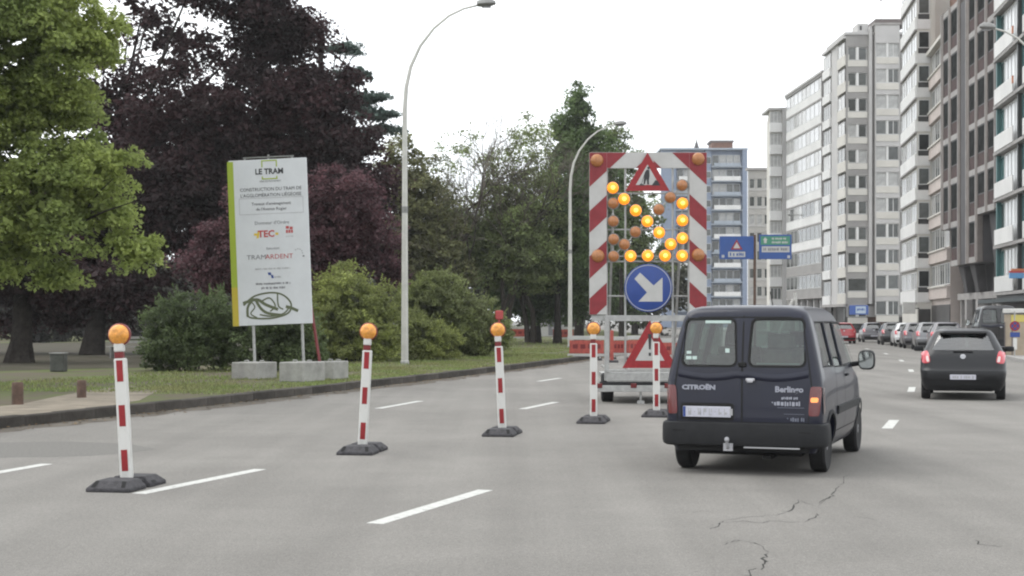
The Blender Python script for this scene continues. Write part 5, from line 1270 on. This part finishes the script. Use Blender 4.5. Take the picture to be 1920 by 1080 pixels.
_wc = {}
def win_mesh(w, h, nm, fr, fw=.07, transom=0):
    key = (round(w, 2), round(h, 2), nm, fr, transom)
    if key not in _wc:
        b = MB(); b.box(0, fw, 0, .06, 0, h); b.box(w-fw, w, 0, .06, 0, h); b.box(fw, w-fw, 0, .06, 0, fw); b.box(fw, w-fw, 0, .06, h-fw, h)
        for i in range(1, nm): x = w*i/nm; b.box(x-fw*.6, x+fw*.6, .002, .058, fw, h-fw)
        if transom: b.box(fw, w-fw, .003, .057, h*transom-fw*.4, h*transom+fw*.4)
        fm = b.mesh('window', M[fr])
        p = MB(); p.add([(fw*.5, .035, fw*.5), (w-fw*.5, .035, fw*.5), (w-fw*.5, .035, h-fw*.5), (fw*.5, .035, h-fw*.5)], [(0, 1, 2, 3)])
        _wc[key] = (fm, {m: p.mesh('pane', M[m], normals=False) for m in ('pane_dark', 'pane_mid', 'pane_curtain', 'pane_teal', 'pane_white', 'pane_bronze')})
    return _wc[key]
WR = random.Random(21)
def window(bld, Mx, u, v, w, h, nm=2, fr='frame_white', panes=('pane_dark', 'pane_mid', 'pane_mid', 'pane_curtain'), d=.15, transom=0, plain=False):
    fm, pm = win_mesh(w, h, nm, fr, transom=transom)
    o = link('window', fm, bld, mat=Mx @ Matrix.Translation((u, d, v))); link('pane', pm[WR.choice(panes)], o)
def facade_M(bl, P0, P1, z=0):                # local frame: u from P0 to P1 (left to right seen from outside), y inwards
    a, b = Vector(P0), Vector(P1); u = (b-a).normalized(); n = Vector((-u.y, u.x))
    m = Matrix(((u.x, n.x, 0, a.x-bl.location.x), (u.y, n.y, 0, a.y-bl.location.y), (0, 0, 1, z-bl.location.z), (0, 0, 0, 1)))
    return m, (b-a).length
def wall(bld, Mx, W, H, holes, m, name='wall', depth=.22, z0=0):
    us = sorted({0, W}|{x for h in holes for x in h[:2]}); vsz = sorted({z0, H}|{x for h in holes for x in h[2:4]}); b = MB(); b.M = Mx
    for u0, u1 in zip(us, us[1:]):
        for v0, v1 in zip(vsz, vsz[1:]):
            uc, vc = (u0+u1)/2, (v0+v1)/2
            if any(h[0] < uc < h[1] and h[2] < vc < h[3] for h in holes): continue
            b.add([(u0, 0, v0), (u1, 0, v0), (u1, 0, v1), (u0, 0, v1)], [(0, 1, 2, 3)])
    for u0, u1, v0, v1 in [h[:4] for h in holes]:
        d = depth; b.add([(u0, 0, v0), (u1, 0, v0), (u1, 0, v1), (u0, 0, v1), (u0, d, v0), (u1, d, v0), (u1, d, v1), (u0, d, v1)], [(0, 4, 5, 1), (1, 5, 6, 2), (2, 6, 7, 3), (3, 7, 4, 0)])
    return b.build(name, M[m], bld, normals=False)
def bx(bld, Mx, name, m, x0, x1, y0, y1, z0, z1, bevel=0): b = MB(); b.M = Mx; b.box(x0, x1, y0, y1, z0, z1); return b.build(name, M[m], bld, bevel=bevel)
def core(bld, pts, z0, z1, m, name='core'):   # the mass behind the facades, given in world x,y
    b = MB(); b.slab([(p[0]-bld.location.x, p[1]-bld.location.y) for p in pts], z0-bld.location.z, z1-bld.location.z); return b.build(name, M[m], bld)
def bld(label, cat, P): return thing('apartment_building', label, cat, (P[0], P[1], .13), group='apartment blocks lining the avenue')
def W2(px, Y): return (PX(px, Y), Y)

# A: right edge, white balcony bands and teal glass
F0, N0 = W2(1876, 98), (29.6, 80.0)
A = bld('pale apartment block with white balcony bands and teal windows at the right edge', 'building', F0)
mA, WA = facade_M(A, F0, N0)
core(A, [F0, N0, (N0[0]+14, N0[1]+2), (F0[0]+14, F0[1]+2)], .1, 34, 'grey_pale')
pit = 3.05; z1 = 3.05
bx(A, mA, 'shop_front', 'shop_dark', .02, WA, -.02, -.004, .1, 2.7)
bx(A, mA, 'awning', 'awning', .3, WA, -1.5, -.03, 2.72, 2.95); bx(A, mA, 'fascia', 'frame_dark', .0, WA, -.25, -.03, 2.97, 3.3)
nb = 2; bw = WA/nb
for f in range(10):
    z = 3.45+f*pit
    bx(A, mA, 'slab', 'conc_frame', -.1, WA, -.46, -.01, z-.2, z)
    for k in range(nb):
        u0 = k*bw
        bx(A, mA, 'balcony_panel', 'white_clad', u0+.5, u0+bw*.72, -.5, -.42, z+.004, z+1.0, bevel=.01)
        bx(A, mA, 'balcony_side', 'cream', u0+.5, u0+.58, -.415, -.02, z+.004, z+1.0)
        bx(A, mA, 'divider', 'frame_teal', u0+.05, u0+.4, -.3, -.012, z+.004, z+pit-.21)
        bx(A, mA, 'divider', 'frame_dark', u0+bw*.76, u0+bw*.80, -.3, -.012, z+.004, z+pit-.21)
        window(A, mA, u0+.5, z+.1, 1.1, pit-.45, 1, 'frame_teal', ('pane_teal', 'pane_dark'), d=-.075)
        window(A, mA, u0+1.65, z+.1, bw*.5, pit-.4, 4, 'frame_white', ('pane_white', 'pane_curtain', 'pane_white'), d=-.075)
        window(A, mA, u0+bw*.81, z+.1, bw*.17, pit-.4, 1, 'frame_teal', ('pane_teal', 'pane_teal', 'pane_mid'), d=-.075)
    if f in (4, 5, 6): bx(A, mA, 'awning_box', 'orange_sign', bw*.72+.05, bw*.72+.3, -.55, -.47, z+.5, z+.95)
bx(A, mA, 'roof_edge', 'conc_frame', -.1, WA, -1.1, 0, 33.95, 34.2)
t = thing('shop_sign', 'small orange, red and light blue shop sign on the pale block at the right edge', 'sign', (PX(1906, 86), 86, PZ(522, 86)))
b = MB(); b.box(-.42, .42, -.08, .08, 0, .32); b.build('lower_field', M['sign_lightblue'], t, bevel=.02); b = MB(); b.box(-.42, .42, -.08, .08, .325, .44); b.build('middle_field', M['red_print'], t); b = MB(); b.box(-.3, .42, -.08, .08, .445, .56); b.build('upper_field', M['orange_sign'], t)
b = MB(); b.box(.42, 1.4, -.03, .03, .2, .26); b.build('bracket', M['frame_dark'], t)

# B: dark concrete grid jutting over the pavement on leaning columns
F0, N0 = W2(1766, 118), W2(1880, 98.3)
B = bld('dark apartment block with jutting concrete grid on leaning columns', 'building', F0)
mB, WB = facade_M(B, F0, N0)
core(B, [(F0[0]+1.7, F0[1]-.1), (N0[0]+1.7, N0[1]), (N0[0]+14, N0[1]+1), (F0[0]+14, F0[1]+1)], .1, 26.2, 'dark_clad')
uu = lambda px: (lambda t: t*WB)((lambda s: s)(_solve(px)))
def _solve(px):
    lo, hi = 0, 1
    for _ in range(40):
        mid = (lo+hi)/2; x = F0[0]+(N0[0]-F0[0])*mid; y = F0[1]+(N0[1]-F0[1])*mid
        if 960+x*F/y < px: lo = mid
        else: hi = mid
    return lo
S1, S2 = uu(1783), uu(1834)
ZB = {0: 8.7, 1: 5.75, 2: 9.1}; fh = 3.3; z_f = [8.7+fh*i for i in range(6)]
ZT = z_f[-1]
secs = ((0, 0, S1), (1, S1, S2), (2, S2, WB))
for i, a, c in secs:
    bx(B, mB, 'jutting_volume', 'dark_clad', a+.003, c-.003, .35, 1.68, ZB[i], ZT)
piers = [(1766, 1770, 'conc_grid'), (1780, 1784, 'conc_grid'), (1797, 1801, 'conc_grid'), (1812.5, 1818, 'conc_grid'), (1830, 1834, 'conc_grid'), (1848.5, 1853, 'conc_grid'), (1866, 1879.5, 'conc_brown')]
for p0, p1, m in piers:
    u0, u1 = uu(p0), uu(p1); um = (u0+u1)/2; i = 0 if um < S1 else (1 if um < S2 else 2)
    bx(B, mB, 'pier', m, u0, u1, -.07, .34, ZB[i], ZT+.5, bevel=.02)
    bx(B, mB, 'pier_edge', 'conc_frame', u0-.005, u0+.17, -.10, -.072, ZB[i], ZT+.5)
bays = [(1770, 1780), (1784, 1797), (1801, 1812.5), (1818, 1830), (1834, 1848.5), (1853, 1866)]
for bi, (p0, p1) in enumerate(bays):
    u0, u1 = uu(p0)+.01, uu(p1)-.01; um = (u0+u1)/2; i = 0 if um < S1 else (1 if um < S2 else 2)
    levels = z_f if i != 1 else [5.4]+z_f
    if bi == 2:                               # the recessed dark strip
        bx(B, mB, 'recess', 'dark_clad', u0, u1, .0, .34, ZB[i], ZT); continue
    for f in range(len(levels)-1):
        za, zb = max(levels[f], ZB[i]), levels[f+1]
        bx(B, mB, 'spandrel', 'conc_frame', u0, u1, -.06, .33, za, za+.42)
        bx(B, mB, 'infill', 'brick_red', u0, u1, -.005, .33, za+.425, za+1.35)
        window(B, mB, u0, za+1.355, u1-u0, zb-za-1.37, 1, 'frame_dark', ('pane_bronze',), d=-.02)
    bx(B, mB, 'spandrel', 'conc_frame', u0, u1, -.05, .33, ZT, ZT+.4)
# set-back attic storey, brick
bx(B, mB, 'attic_wall', 'brick_brown', 0, WB, .8, 6, ZT+.01, ZT+3.4); bx(B, mB, 'attic_roof', 'conc_frame', -.4, WB, .3, 7, ZT+3.42, ZT+3.75); bx(B, mB, 'attic_fascia', 'conc_brown', -.4, WB, .28, .298, ZT+3.0, ZT+3.8)
bx(B, mB, 'upper_wall', 'brick_brown', .0, WB, 2, 9, ZT+3.8, ZT+8.5)
# recessed lower wall, leaning columns
bx(B, mB, 'ground_floor', 'shop_dark', 0, WB, 1.60, 1.69, .1, 3.2)
for u in np.linspace(.6, WB-.8, 8): bx(B, mB, 'ground_pier', 'conc_frame', u-.18, u+.18, 1.35, 1.59, .02, 3.2)
bx(B, mB, 'ground_band', 'conc_frame', 0, WB, 1.2, 1.59, 3.21, 3.7)
for k, (u, i) in enumerate(((S1+1.2, 1), (S1+5.0, 1), (S2+2.0, 2), (S2+5.0, 2))):
    b = MB(); b.M = mB; top = ZB[i]-.02
    b.add([(u-.9, .5, top), (u+.9, .5, top), (u+.9, 1.2, top), (u-.9, 1.2, top), (u-.35, .9, 3.72), (u+.35, .9, 3.72), (u+.35, 1.5, 3.72), (u-.35, 1.5, 3.72)], [(0, 1, 2, 3), (7, 6, 5, 4), (0, 4, 5, 1), (1, 5, 6, 2), (2, 6, 7, 3), (3, 7, 4, 0)])
    b.build('leaning_column', M['dark_clad'], B, bevel=.03)
    bx(B, mB, 'column_foot', 'conc_frame', u-.3, u+.3, .85, 1.3, .02, 3.2)

# C: narrow pinkish block between the tower and the dark one, running back along the avenue
F0, N0 = W2(1746, 129.5), W2(1782, 118.3)
Cc = bld('pinkish panelled block squeezed between the white tower and the dark grid', 'building', F0)
mC, WC = facade_M(Cc, F0, N0)
core(Cc, [F0, N0, (N0[0]+13, N0[1]+1), (F0[0]+13, F0[1]+1)], .1, 24.4, 'pink_clad')
for f in range(7):
    z = 3.4+f*3.0
    bx(Cc, mC, 'spandrel', 'pink_clad', .05, WC, -.3, -.005, z, z+1.0, bevel=.01)
    bx(Cc, mC, 'sill', 'cream', .05, WC, -.42, -.305, z+.93, z+1.06)
    for k in range(4): window(Cc, mC, .25+k*WC/4, z+1.1, WC/4-.3, 1.75, 2, 'frame_white', ('pane_mid', 'pane_curtain', 'pane_mid'), d=-.07)
bx(Cc, mC, 'shop_front', 'shop_dark', .3, WC, -.06, -.004, .1, 2.9); bx(Cc, mC, 'cornice', 'cream', 0, WC, -.5, 0, 24.4, 24.7)
bx(Cc, mC, 'attic', 'brick_brown', .5, WC, 1.5, 9, 24.71, 31)

# D: white tower
F1, C1, R1 = W2(1692, 139.5), W2(1720, 129), W2(1755, 129)
D = bld('slim white tower with slanting balcony bands and dark grilles', 'building', C1)
core(D, [F1, C1, R1, (R1[0]+12, R1[1]+8), (F1[0]+12, F1[1])], .1, 36, 'cream')
mD, WD = facade_M(D, C1, R1); mL, WL = facade_M(D, F1, C1)
for f in range(12):
    z = .13+3.05+f*2.95; k = 129/F
    bx(D, mD, 'panel', 'white_clad', 0.0, 1.12, -.06, -.004, z, z+.85)
    bx(D, mD, 'grille', 'frame_dark', .07, 1.02, -.05, -.004, z+.86, z+1.3)
    window(D, mD, .07, z+1.31, .98, 1.45, 1, 'frame_white', ('pane_bronze', 'pane_mid', 'pane_dark'), d=-.07)
    bx(D, mL, 'balcony_band', 'white_clad', .1, WL-.02, -.2, -.004, z, z+1.05, bevel=.015)
    bx(D, mL, 'slab', 'conc_frame', .0, WL-.02, -.24, -.004, z-.14, z-.003)
    for q in range(3): window(D, mL, .3+q*WL/3, z+1.1, WL/3-.35, 1.5, 2, 'frame_white', ('pane_white', 'pane_curtain', 'pane_white'), d=-.07)
bx(D, mD, 'pilaster', 'cream', 1.15, 1.52, -.12, -.004, .1, 36, bevel=.02)
bx(D, mD, 'shop_front', 'shop_dark', .1, 1.5, -.05, -.004, .1, 2.6)
t = thing('box_sign', 'blank white box sign over the shop at the foot of the slim white tower', 'sign', (PX(1704, 128), 128, PZ(588, 128)))
b = MB(); b.box(-.55, .55, -.1, .1, 0, 1.0); b.build('face', M['white'], t, bevel=.03); b = MB(); b.box(.55, .9, -.04, .04, .4, .5); b.build('bracket', M['frame_dark'], t)

# E: tall grey block turned towards the camera
F1, C1, R1 = W2(1545, 184), W2(1586, 172), W2(1700, 172)
E = bld('tall grey block with paired windows and a projecting bay facing the street', 'building', C1)
HE = 34.5; kE = 172/F
mE, WE = facade_M(E, C1, R1); mEL, WEL = facade_M(E, F1, C1)
core(E, [(F1[0]+.4, F1[1]), (C1[0]+.4, C1[1]+.4), (R1[0], R1[1]+.4), (R1[0]+6, R1[1]+14), (F1[0]+8, F1[1]+2)], 3.6, HE-.02, 'grey_clad')
core(E, [(F1[0]+1.5, F1[1]), (C1[0]+1.5, C1[1]+1.5), (R1[0], R1[1]+1.5), (R1[0]+6, R1[1]+14), (F1[0]+8, F1[1]+2)], .1, 3.58, 'shop_dark', 'ground_storey')
ue = lambda px: (px-1586)*kE
holes = []; rows = [(148, 160, 135), ]
for f in range(-1, 10):
    zb = CH+(HOR-(157.5+48.2*f+1))*kE-.13; holes.append((ue(1590), ue(1625.5), zb, zb+1.5))
wall(E, mE, WE, HE, holes, 'grey_clad', z0=3.5)
bx(E, mE, 'soffit', 'conc_frame', 0, WE, .0, 1.6, 3.3, 3.49); bx(E, mE, 'roof', 'grey_pale', -.15, WE, -.15, 10, HE, HE+.3)
for f, h in enumerate(holes):
    w_ = (h[1]-h[0]-.25)/2
    if f == 9: window(E, mE, h[0], h[2], h[1]-h[0], 1.5, 1, 'frame_white', ('pane_dark',))
    else:
        for q in range(2): window(E, mE, h[0]+q*(w_+.25), h[2], w_, 1.5, 1, 'frame_white', ('pane_dark', 'pane_mid', 'pane_dark', 'pane_mid', 'pane_curtain'))
        bx(E, mE, 'mullion', 'white_clad', h[0]+w_+.003, h[0]+w_+.247, .02, .2, h[2], h[3])
    bx(E, mE, 'apron', 'cream', h[0]-.05, h[1]+.05, -.06, -.003, h[2]-.75, h[2]-.06, bevel=.01)
bx(E, mE, 'pilaster', 'grey_pale', ue(1628.5), ue(1634), -.35, -.003, 3.5, HE+.9)
# projecting bay on the right
mBay = mE @ Matrix.Translation((ue(1638), -.7, 0)); WBy = ue(1684)-ue(1638); bh = []
for f in range(-1, 10):
    zb = CH+(HOR-(153+48.2*f))*kE-.13-.1; bh.append((.1, WBy-.1, zb, zb+1.6))
wall(E, mBay, WBy, HE+1.0, bh, 'grey_pale', 'bay', z0=3.9); bx(E, mBay, 'bay_side', 'grey_clad', 0, .1, .01, .69, 3.9, HE+1); bx(E, mBay, 'bay_side', 'grey_clad', WBy-.1, WBy, .01, .69, 3.9, HE+1); bx(E, mBay, 'bay_roof', 'conc_frame', -.1, WBy+.1, -.1, 4, HE+1.01, HE+1.25); bx(E, mBay, 'penthouse', 'conc_brown', .3, WBy+1.2, 1, 6, HE+1.26, HE+1.9)
for h in bh:
    w_ = (h[1]-h[0]-.2)/2
    for q in range(2): window(E, mBay, h[0]+q*(w_+.2), h[2], w_, 1.6, 1+q*(WR.random() < .5), 'frame_white', ('pane_curtain', 'pane_mid', 'pane_dark'))
    bx(E, mBay, 'mullion', 'white_clad', h[0]+w_+.003, h[0]+w_+.197, .02, .2, h[2], h[3])
    bx(E, mBay, 'apron', 'cream', .12, WBy-.12, -.06, -.003, h[2]-.8, h[2]-.06, bevel=.01)
rh = []
for h in bh:
    window(E, mE, ue(1688.5), h[2], .55, 1.5, 1, 'frame_white', ('pane_mid', 'pane_curtain'), d=-.07)
bx(E, mE, 'roof_hut', 'grey_pale', ue(1609), ue(1629), .3, 3, HE+.31, HE+1.35); bx(E, mE, 'hut_window', 'frame_dark', ue(1613), ue(1617), .28, .298, HE+.6, HE+1.1)
b = MB(); b.M = mE; b.tube([(ue(1660), 2, HE+2.3), (ue(1660), 2, HE+5)], .05, 5); b.tube([(ue(1655), 2, HE+4.4), (ue(1665), 2, HE+4.4)], .035, 5); b.build('aerial', M['frame_dark'], E)
# left flank: white panels and glazed strips
for f in range(10):
    z = 3.5+f*3.06
    bx(E, mEL, 'flank_panel', 'white_clad', .1, WEL*.36, -.25, .38, z, z+1.0, bevel=.01); bx(E, mEL, 'flank_panel', 'cream', WEL*.66, WEL-.02, -.12, .38, z, z+1.2, bevel=.01)
    window(E, mEL, .2, z+1.02, WEL*.33, 1.75, 3, 'frame_white', ('pane_curtain', 'pane_mid'), d=-.1); window(E, mEL, WEL*.68, z+1.22, WEL*.28, 1.5, 2, 'frame_white', ('pane_curtain', 'pane_curtain', 'pane_mid'), d=-.05)
bx(E, mEL, 'flank_wall', 'grey_pale', WEL*.365, WEL*.655, -.02, .39, 3.5, HE)
bx(E, mEL, 'flank_roof', 'grey_pale', 0, WEL, -.3, .38, HE-.4, HE-.1); bx(E, mEL, 'flank_base', 'conc_frame', 0, WEL, -.3, .39, 3.2, 3.49)
bx(E, mE, 'garage_opening', 'brick_brown', ue(1629), ue(1667), 1.48, 1.497, .1, 3.2); bx(E, mE, 'shop_window', 'pane_mid', ue(1588), ue(1600), 1.3, 1.49, .3, 3.1); bx(E, mE, 'ground_pier', 'frame_dark', ue(1602), ue(1610), .2, 1.45, .02, 3.28); bx(E, mE, 'ground_pier', 'grey_pale', ue(1668), ue(1682), .1, 1.4, .02, 3.28)
t = thing('shop_sign', 'blue shop sign with pale field under the overhang of the tall grey block', 'sign', (PX(1609, 171), 171, PZ(590, 171)))
b = MB(); b.box(-1.0, 1.15, -.1, .1, 0, 1.08); b.build('board', M['shop_blue'], t, bevel=.03); b = MB(); b.box(-.3, .85, -.13, -.105, .15, .95); s_ = b.build('pale_field', M['pale_sign'], t); b = MB(); tube_path(-.15, .7, .6, .3, -.14, 2, b); b.build('small_print', M['shop_blue'], s_)
b = MB(); b.box(-.06, .06, .1, .6, .9, 1.0); b.build('bracket', M['frame_dark'], t)

# G: long white glazed balconies
F1, N1 = W2(1475, 205), W2(1544.5, 184.4)
G = bld('white block wrapped in long slanting glazed balconies', 'building', F1)
mG, WG_ = facade_M(G, F1, N1)
core(G, [(F1[0]+1.2, F1[1]), (N1[0]+1.2, N1[1]), (N1[0]+14, N1[1]), (F1[0]+14, F1[1])], .1, 32.2, 'grey_pale')
for f in range(9):
    z = 4.6+f*3.08; low = f < 3
    bx(G, mG, 'slab', 'conc_frame', 0, WG_, -.12, 1.19, z-.2, z)
    bx(G, mG, 'balcony_panel', 'grey_clad' if low and f != 2 else 'white_clad', .1, WG_-.1, -.08, .02, z+.003, z+1.05, bevel=.01)
    nw = 9
    for q in range(nw): window(G, mG, .1+q*(WG_-.2)/nw, z+1.08, (WG_-.2)/nw-.02, 1.75, 1, 'frame_white', ('pane_mid', 'pane_dark', 'pane_mid') if low else (('pane_curtain', 'pane_curtain', 'pane_curtain', 'pane_dark') if f == 3 else ('pane_white', 'pane_white', 'pane_curtain')), d=-.06)
    bx(G, mG, 'end_wall', 'conc_frame', WG_-.09, WG_-.01, -.3, 1.18, z, z+2.85)
bx(G, mG, 'roof', 'grey_pale', -.2, WG_, -.3, 1.5, 32.21, 32.5); bx(G, mG, 'roof_fascia', 'grey_clad', 0, WG_, -.2, 1.19, 31.9, 32.2)
bx(G, mG, 'shop_front', 'shop_dark', 0, WG_, .9, 1.19, .1, 4.3); bx(G, mG, 'chimney', 'conc_brown', 4, 4.8, 2, 3, 32.51, 33.6)
for q in range(6): bx(G, mG, 'ground_pier', 'grey_pale', q*WG_/6+.2, q*WG_/6+.6, .3, .89, .02, 4.3)
# H: narrow white panelled end
Hh = bld('narrow white panelled block left of the glazed balconies', 'building', W2(1443, 206.5))
mH, WH = facade_M(Hh, W2(1443, 206.5), W2(1475, 206.5)); core(Hh, [W2(1443, 206.7), W2(1475, 206.7), (PX(1475, 206)+8, 220), (PX(1443, 206)+2, 220)], .1, 30.7, 'cream')
bx(Hh, mH, 'pilaster', 'grey_pale', WH-.62, WH-.02, -.35, .18, .1, 30.7); bx(Hh, mH, 'roof', 'grey_pale', -.15, WH, -.32, 6, 30.71, 31.0)
for f in range(9):
    z = 3.2+f*3.05
    bx(Hh, mH, 'balcony_panel', 'white_clad', .0, WH-.66, -.3, .18, z, z+1.25, bevel=.02); window(Hh, mH, .1, z+1.3, WH-.85, 1.6, 3, 'frame_white', ('pane_curtain', 'pane_curtain', 'pane_mid'), d=.05)
# I: farther beige block
Ii = bld('distant beige block between the blue one and the white panelled one', 'building', W2(1402, 245))
mI, WI = facade_M(Ii, W2(1402, 245), W2(1446, 245)); core(Ii, [W2(1402, 245.3), W2(1446, 245.3), (PX(1446, 245)+3, 262), (PX(1402, 245)+3, 262)], .1, 26.2, 'beige_far')
hs = []
for f in range(8):
    for q in range(3): hs.append((.3+q*1.22, 1.15+q*1.22, 2.6+f*2.95, 4.2+f*2.95))
wall(Ii, mI, WI, 26.2, hs, 'beige_far', depth=.25)
for h in hs: window(Ii, mI, h[0], h[2], h[1]-h[0], h[3]-h[2], 1, 'frame_white', ('pane_dark', 'pane_mid', 'pane_mid', 'pane_curtain'))
for f in range(8): bx(Ii, mI, 'string_course', 'grey_pale', 0, WI, -.1, -.003, 2.25+f*2.95, 2.4+f*2.95)
bx(Ii, mI, 'cornice', 'conc_frame', -.2, WI+.2, -.35, 1, 26.21, 26.6)
# J: blue block closing the avenue
YJ = 305; kJ = YJ/F
J = bld('tall pale blue block with white balcony bars closing the view of the avenue', 'building', W2(1240, YJ))
P0, P1 = W2(1240, YJ), W2(1401, YJ); mJ, WJ = facade_M(J, P0, P1); HJ = PZ(281, YJ)
core(J, [(P0[0], YJ+1.2), (P1[0], YJ+1.2), (P1[0]+2, YJ+16), (P0[0]+2, YJ+16)], .1, HJ, 'blue_clad')
uj = lambda px: (px-1240)*kJ
wall_h = []
for f in range(12):
    zt = HJ-.5-f*2.95; zb = zt-2.95
    if zb < 2: break
    for a, c in ((1268, 1322), (1334, 1392)):
        u0, u1 = uj(a), uj(c)
        bx(J, mJ, 'slab', 'blue_pale', u0, u1, -.2, 1.19, zb-.12, zb+.12)
        bx(J, mJ, 'balcony_bar', 'white_clad' if f % 2 else 'blue_pale', u0+.5, u1-.35, -.3, -.205, zb+.12, zb+(1.0 if f % 2 else .75))
        n_ = 4
        for q in range(n_): window(J, mJ, u0+.3+q*(u1-u0-.5)/n_, zb+.3, (u1-u0-.5)/n_-.12, 2.2, 1, 'frame_white', ('pane_mid', 'pane_curtain', 'pane_curtain') if f < 3 else ('pane_dark', 'pane_mid', 'pane_curtain'), d=1.0)
for a, c in ((1240, 1268), (1322, 1334), (1392, 1401)): bx(J, mJ, 'side_wall', 'blue_clad', uj(a), uj(c), -.25 if c > 1390 else .3, 1.19, .1, HJ)
for f in range(11): window(J, mJ, uj(1324.5), HJ-2.8-f*2.95, 1.0, 1.4, 1, 'frame_white', ('pane_dark', 'pane_mid'), d=.2)
bx(J, mJ, 'roof', 'blue_pale', -.3, WJ+.1, -.35, 15, HJ+.01, HJ+.35); bx(J, mJ, 'roof_house', 'brick_brown', uj(1338), uj(1378), 3, 8, HJ+.36, HJ+1.9); bx(J, mJ, 'roof_slab', 'conc_brown', uj(1335), uj(1380), 2.8, 8.2, HJ+1.91, HJ+2.3)
t = thing('spire', 'thin dark spire peeking over the striped board beside the blue block', 'tower', (PX(1306, 420), 420, 0))
b = MB(); b.box(-.9, .9, -.9, .9, 0, PZ(281, 420)); b.build('shaft', M['conc_brown'], t); b = MB(); b.M = Matrix.Translation((0, 0, PZ(281, 420))); b.lathe([(.9, 0), (.55, 1.2), (.12, 2.6), (.04, 4.2)], 8); b.build('tip', M['dark_clad'], t)

# kiosk with the no-parking signs
Y = 64.5; ks = thing('kiosk', 'beige kiosk with white roof and yellow band at the right edge', 'kiosk', (PX(1883, Y), Y, .12), rz=-.34)
b = MB(); b.box(0, 2.6, 0, 2.2, 0, 1.85); b.build('wall', mat('kiosk_beige', (.36, .30, .22), .8, nscale=2, namt=.12), ks) if False else None
M['kiosk'] = mat('kiosk_beige', (.34, .285, .215), .8, nscale=2, namt=.12); M['kiosk_yellow'] = mat('kiosk_yellow', (.55, .47, .12), .6)
b = MB(); b.box(0, 2.6, 0, 2.2, 0, 1.78); b.build('wall', M['kiosk'], ks, bevel=.01)
b = MB(); b.box(-.06, 2.7, -.12, 2.3, 1.83, 2.02); b.build('roof', M['white'], ks, bevel=.02)
b = MB(); b.box(.28, 2.6, -.02, -.003, 1.45, 1.75); b.build('yellow_band', M['kiosk_yellow'], ks)
for u in (.0, .3, 1.05, 1.8): b = MB(); b.box(u, u+.05, -.03, -.004, .02, 1.44); b.build('wall_post', M['conc_brown'], ks)
t = thing('parking_sign', 'round blue and red no-stopping sign above a blue plate before the beige kiosk', 'sign', (PX(1903, 62), 62, .12))
b = MB(); b.tube([(0, .04, 0), (0, .04, 1.9)], .03, 8); b.build('pole', M['galv'], t)
b = MB(); b.M = Matrix.Translation((0, 0, 1.28)) @ Matrix.Rotation(math.radians(90), 4, 'X'); b.lathe([(.21, -.01), (.21, .012)], 24); d_ = b.build('disc', M['red'], t); b = MB(); b.M = Matrix.Translation((0, -.0145, 1.28)) @ Matrix.Rotation(math.radians(90), 4, 'X'); b.lathe([(.155, -.001), (.155, .001)], 24); b.build('disc_field', M['blue'], d_)
b = MB(); b.M = Matrix.Translation((0, -.018, 1.28)) @ Matrix.Rotation(math.radians(45), 4, 'Y'); b.box(-.16, .16, -.001, .001, -.025, .025); b.box(-.025, .025, -.0015, .0005, -.16, .16); b.build('cross_bar', M['red'], d_)
b = MB(); b.box(-.2, .2, -.02, .0, .82, 1.02); b.build('plate', M['blue'], t); b = MB(); b.box(-.08, .08, -.02, 0, .3, .78); b.build('lower_plate', M['white'], t)
# white slanted banners and small blue sign beyond the van roof
t = thing('banner', 'white A-shaped pair of slanted poles with a dark flag beyond the van roof', 'banner', (PX(1490, 150), 150, .12))
b = MB(); b.tube([(-1.6, 0, 0), (-.15, 0, 3.6)], .16, 8); b.tube([(.3, 0, 0), (.05, 0, 4.3)], .16, 8); b.build('pole', M['white'], t, smooth=True)
b = MB(); b.prism([(-.15, 3.1), (-.75, 2.1), (-.95, 2.25), (-.35, 3.4)], -.02, .02); b.build('flag', M['black'], t)
t = thing('blue_sign', 'small blue street sign on a thin post right of the van roof', 'sign', (PX(1556, 120), 120, .12))
b = MB(); b.tube([(0, .05, 0), (0, .05, 2.1)], .035, 6); b.build('post', M['galv'], t); b = MB(); b.box(-.16, .16, -.02, .02, 1.1, 1.95); b.build('panel', M['blue'], t, bevel=.02)
t = thing('wall_lamp', 'small grey lamp head reaching out from the white glazed balconies', 'lamp', (PX(1490, 190), 190, PZ(403, 190)))
b = MB(); b.box(-.9, -.1, -.15, .15, -.1, .1); b.build('head', M['lamp_body'], t, bevel=.05); b = MB(); b.tube([(-.1, 0, 0), (1.6, 2, .1)], .05, 6); b.build('arm', M['galv'], t)

# ------------------------------------------------------------------ thin air: far things pale a little
hz = MB(); hz.box(-1650, 1650, -230, 2250, -1.1, 62)
hm_ = bpy.data.materials.new('haze'); hm_.use_nodes = True; hm_.node_tree.nodes.clear()
vo = hm_.node_tree.nodes.new('ShaderNodeVolumePrincipled'); vo.inputs['Density'].default_value = .00028; vo.inputs['Color'].default_value = (.94, .95, .96, 1)
mo = hm_.node_tree.nodes.new('ShaderNodeOutputMaterial'); hm_.node_tree.links.new(vo.outputs[0], mo.inputs['Volume'])
o = hz.build('haze', hm_); struct(o, 'stuff'); o['label'] = 'thin pale air between the camera and the far end of the avenue'
for ob in bpy.data.objects:
    if ob.parent is not None and ob.name.split('.')[0] in ('lettering', 'small_print', 'plate_characters', 'door_lettering', 'door_small_print'): ob['kind'] = 'stuff'
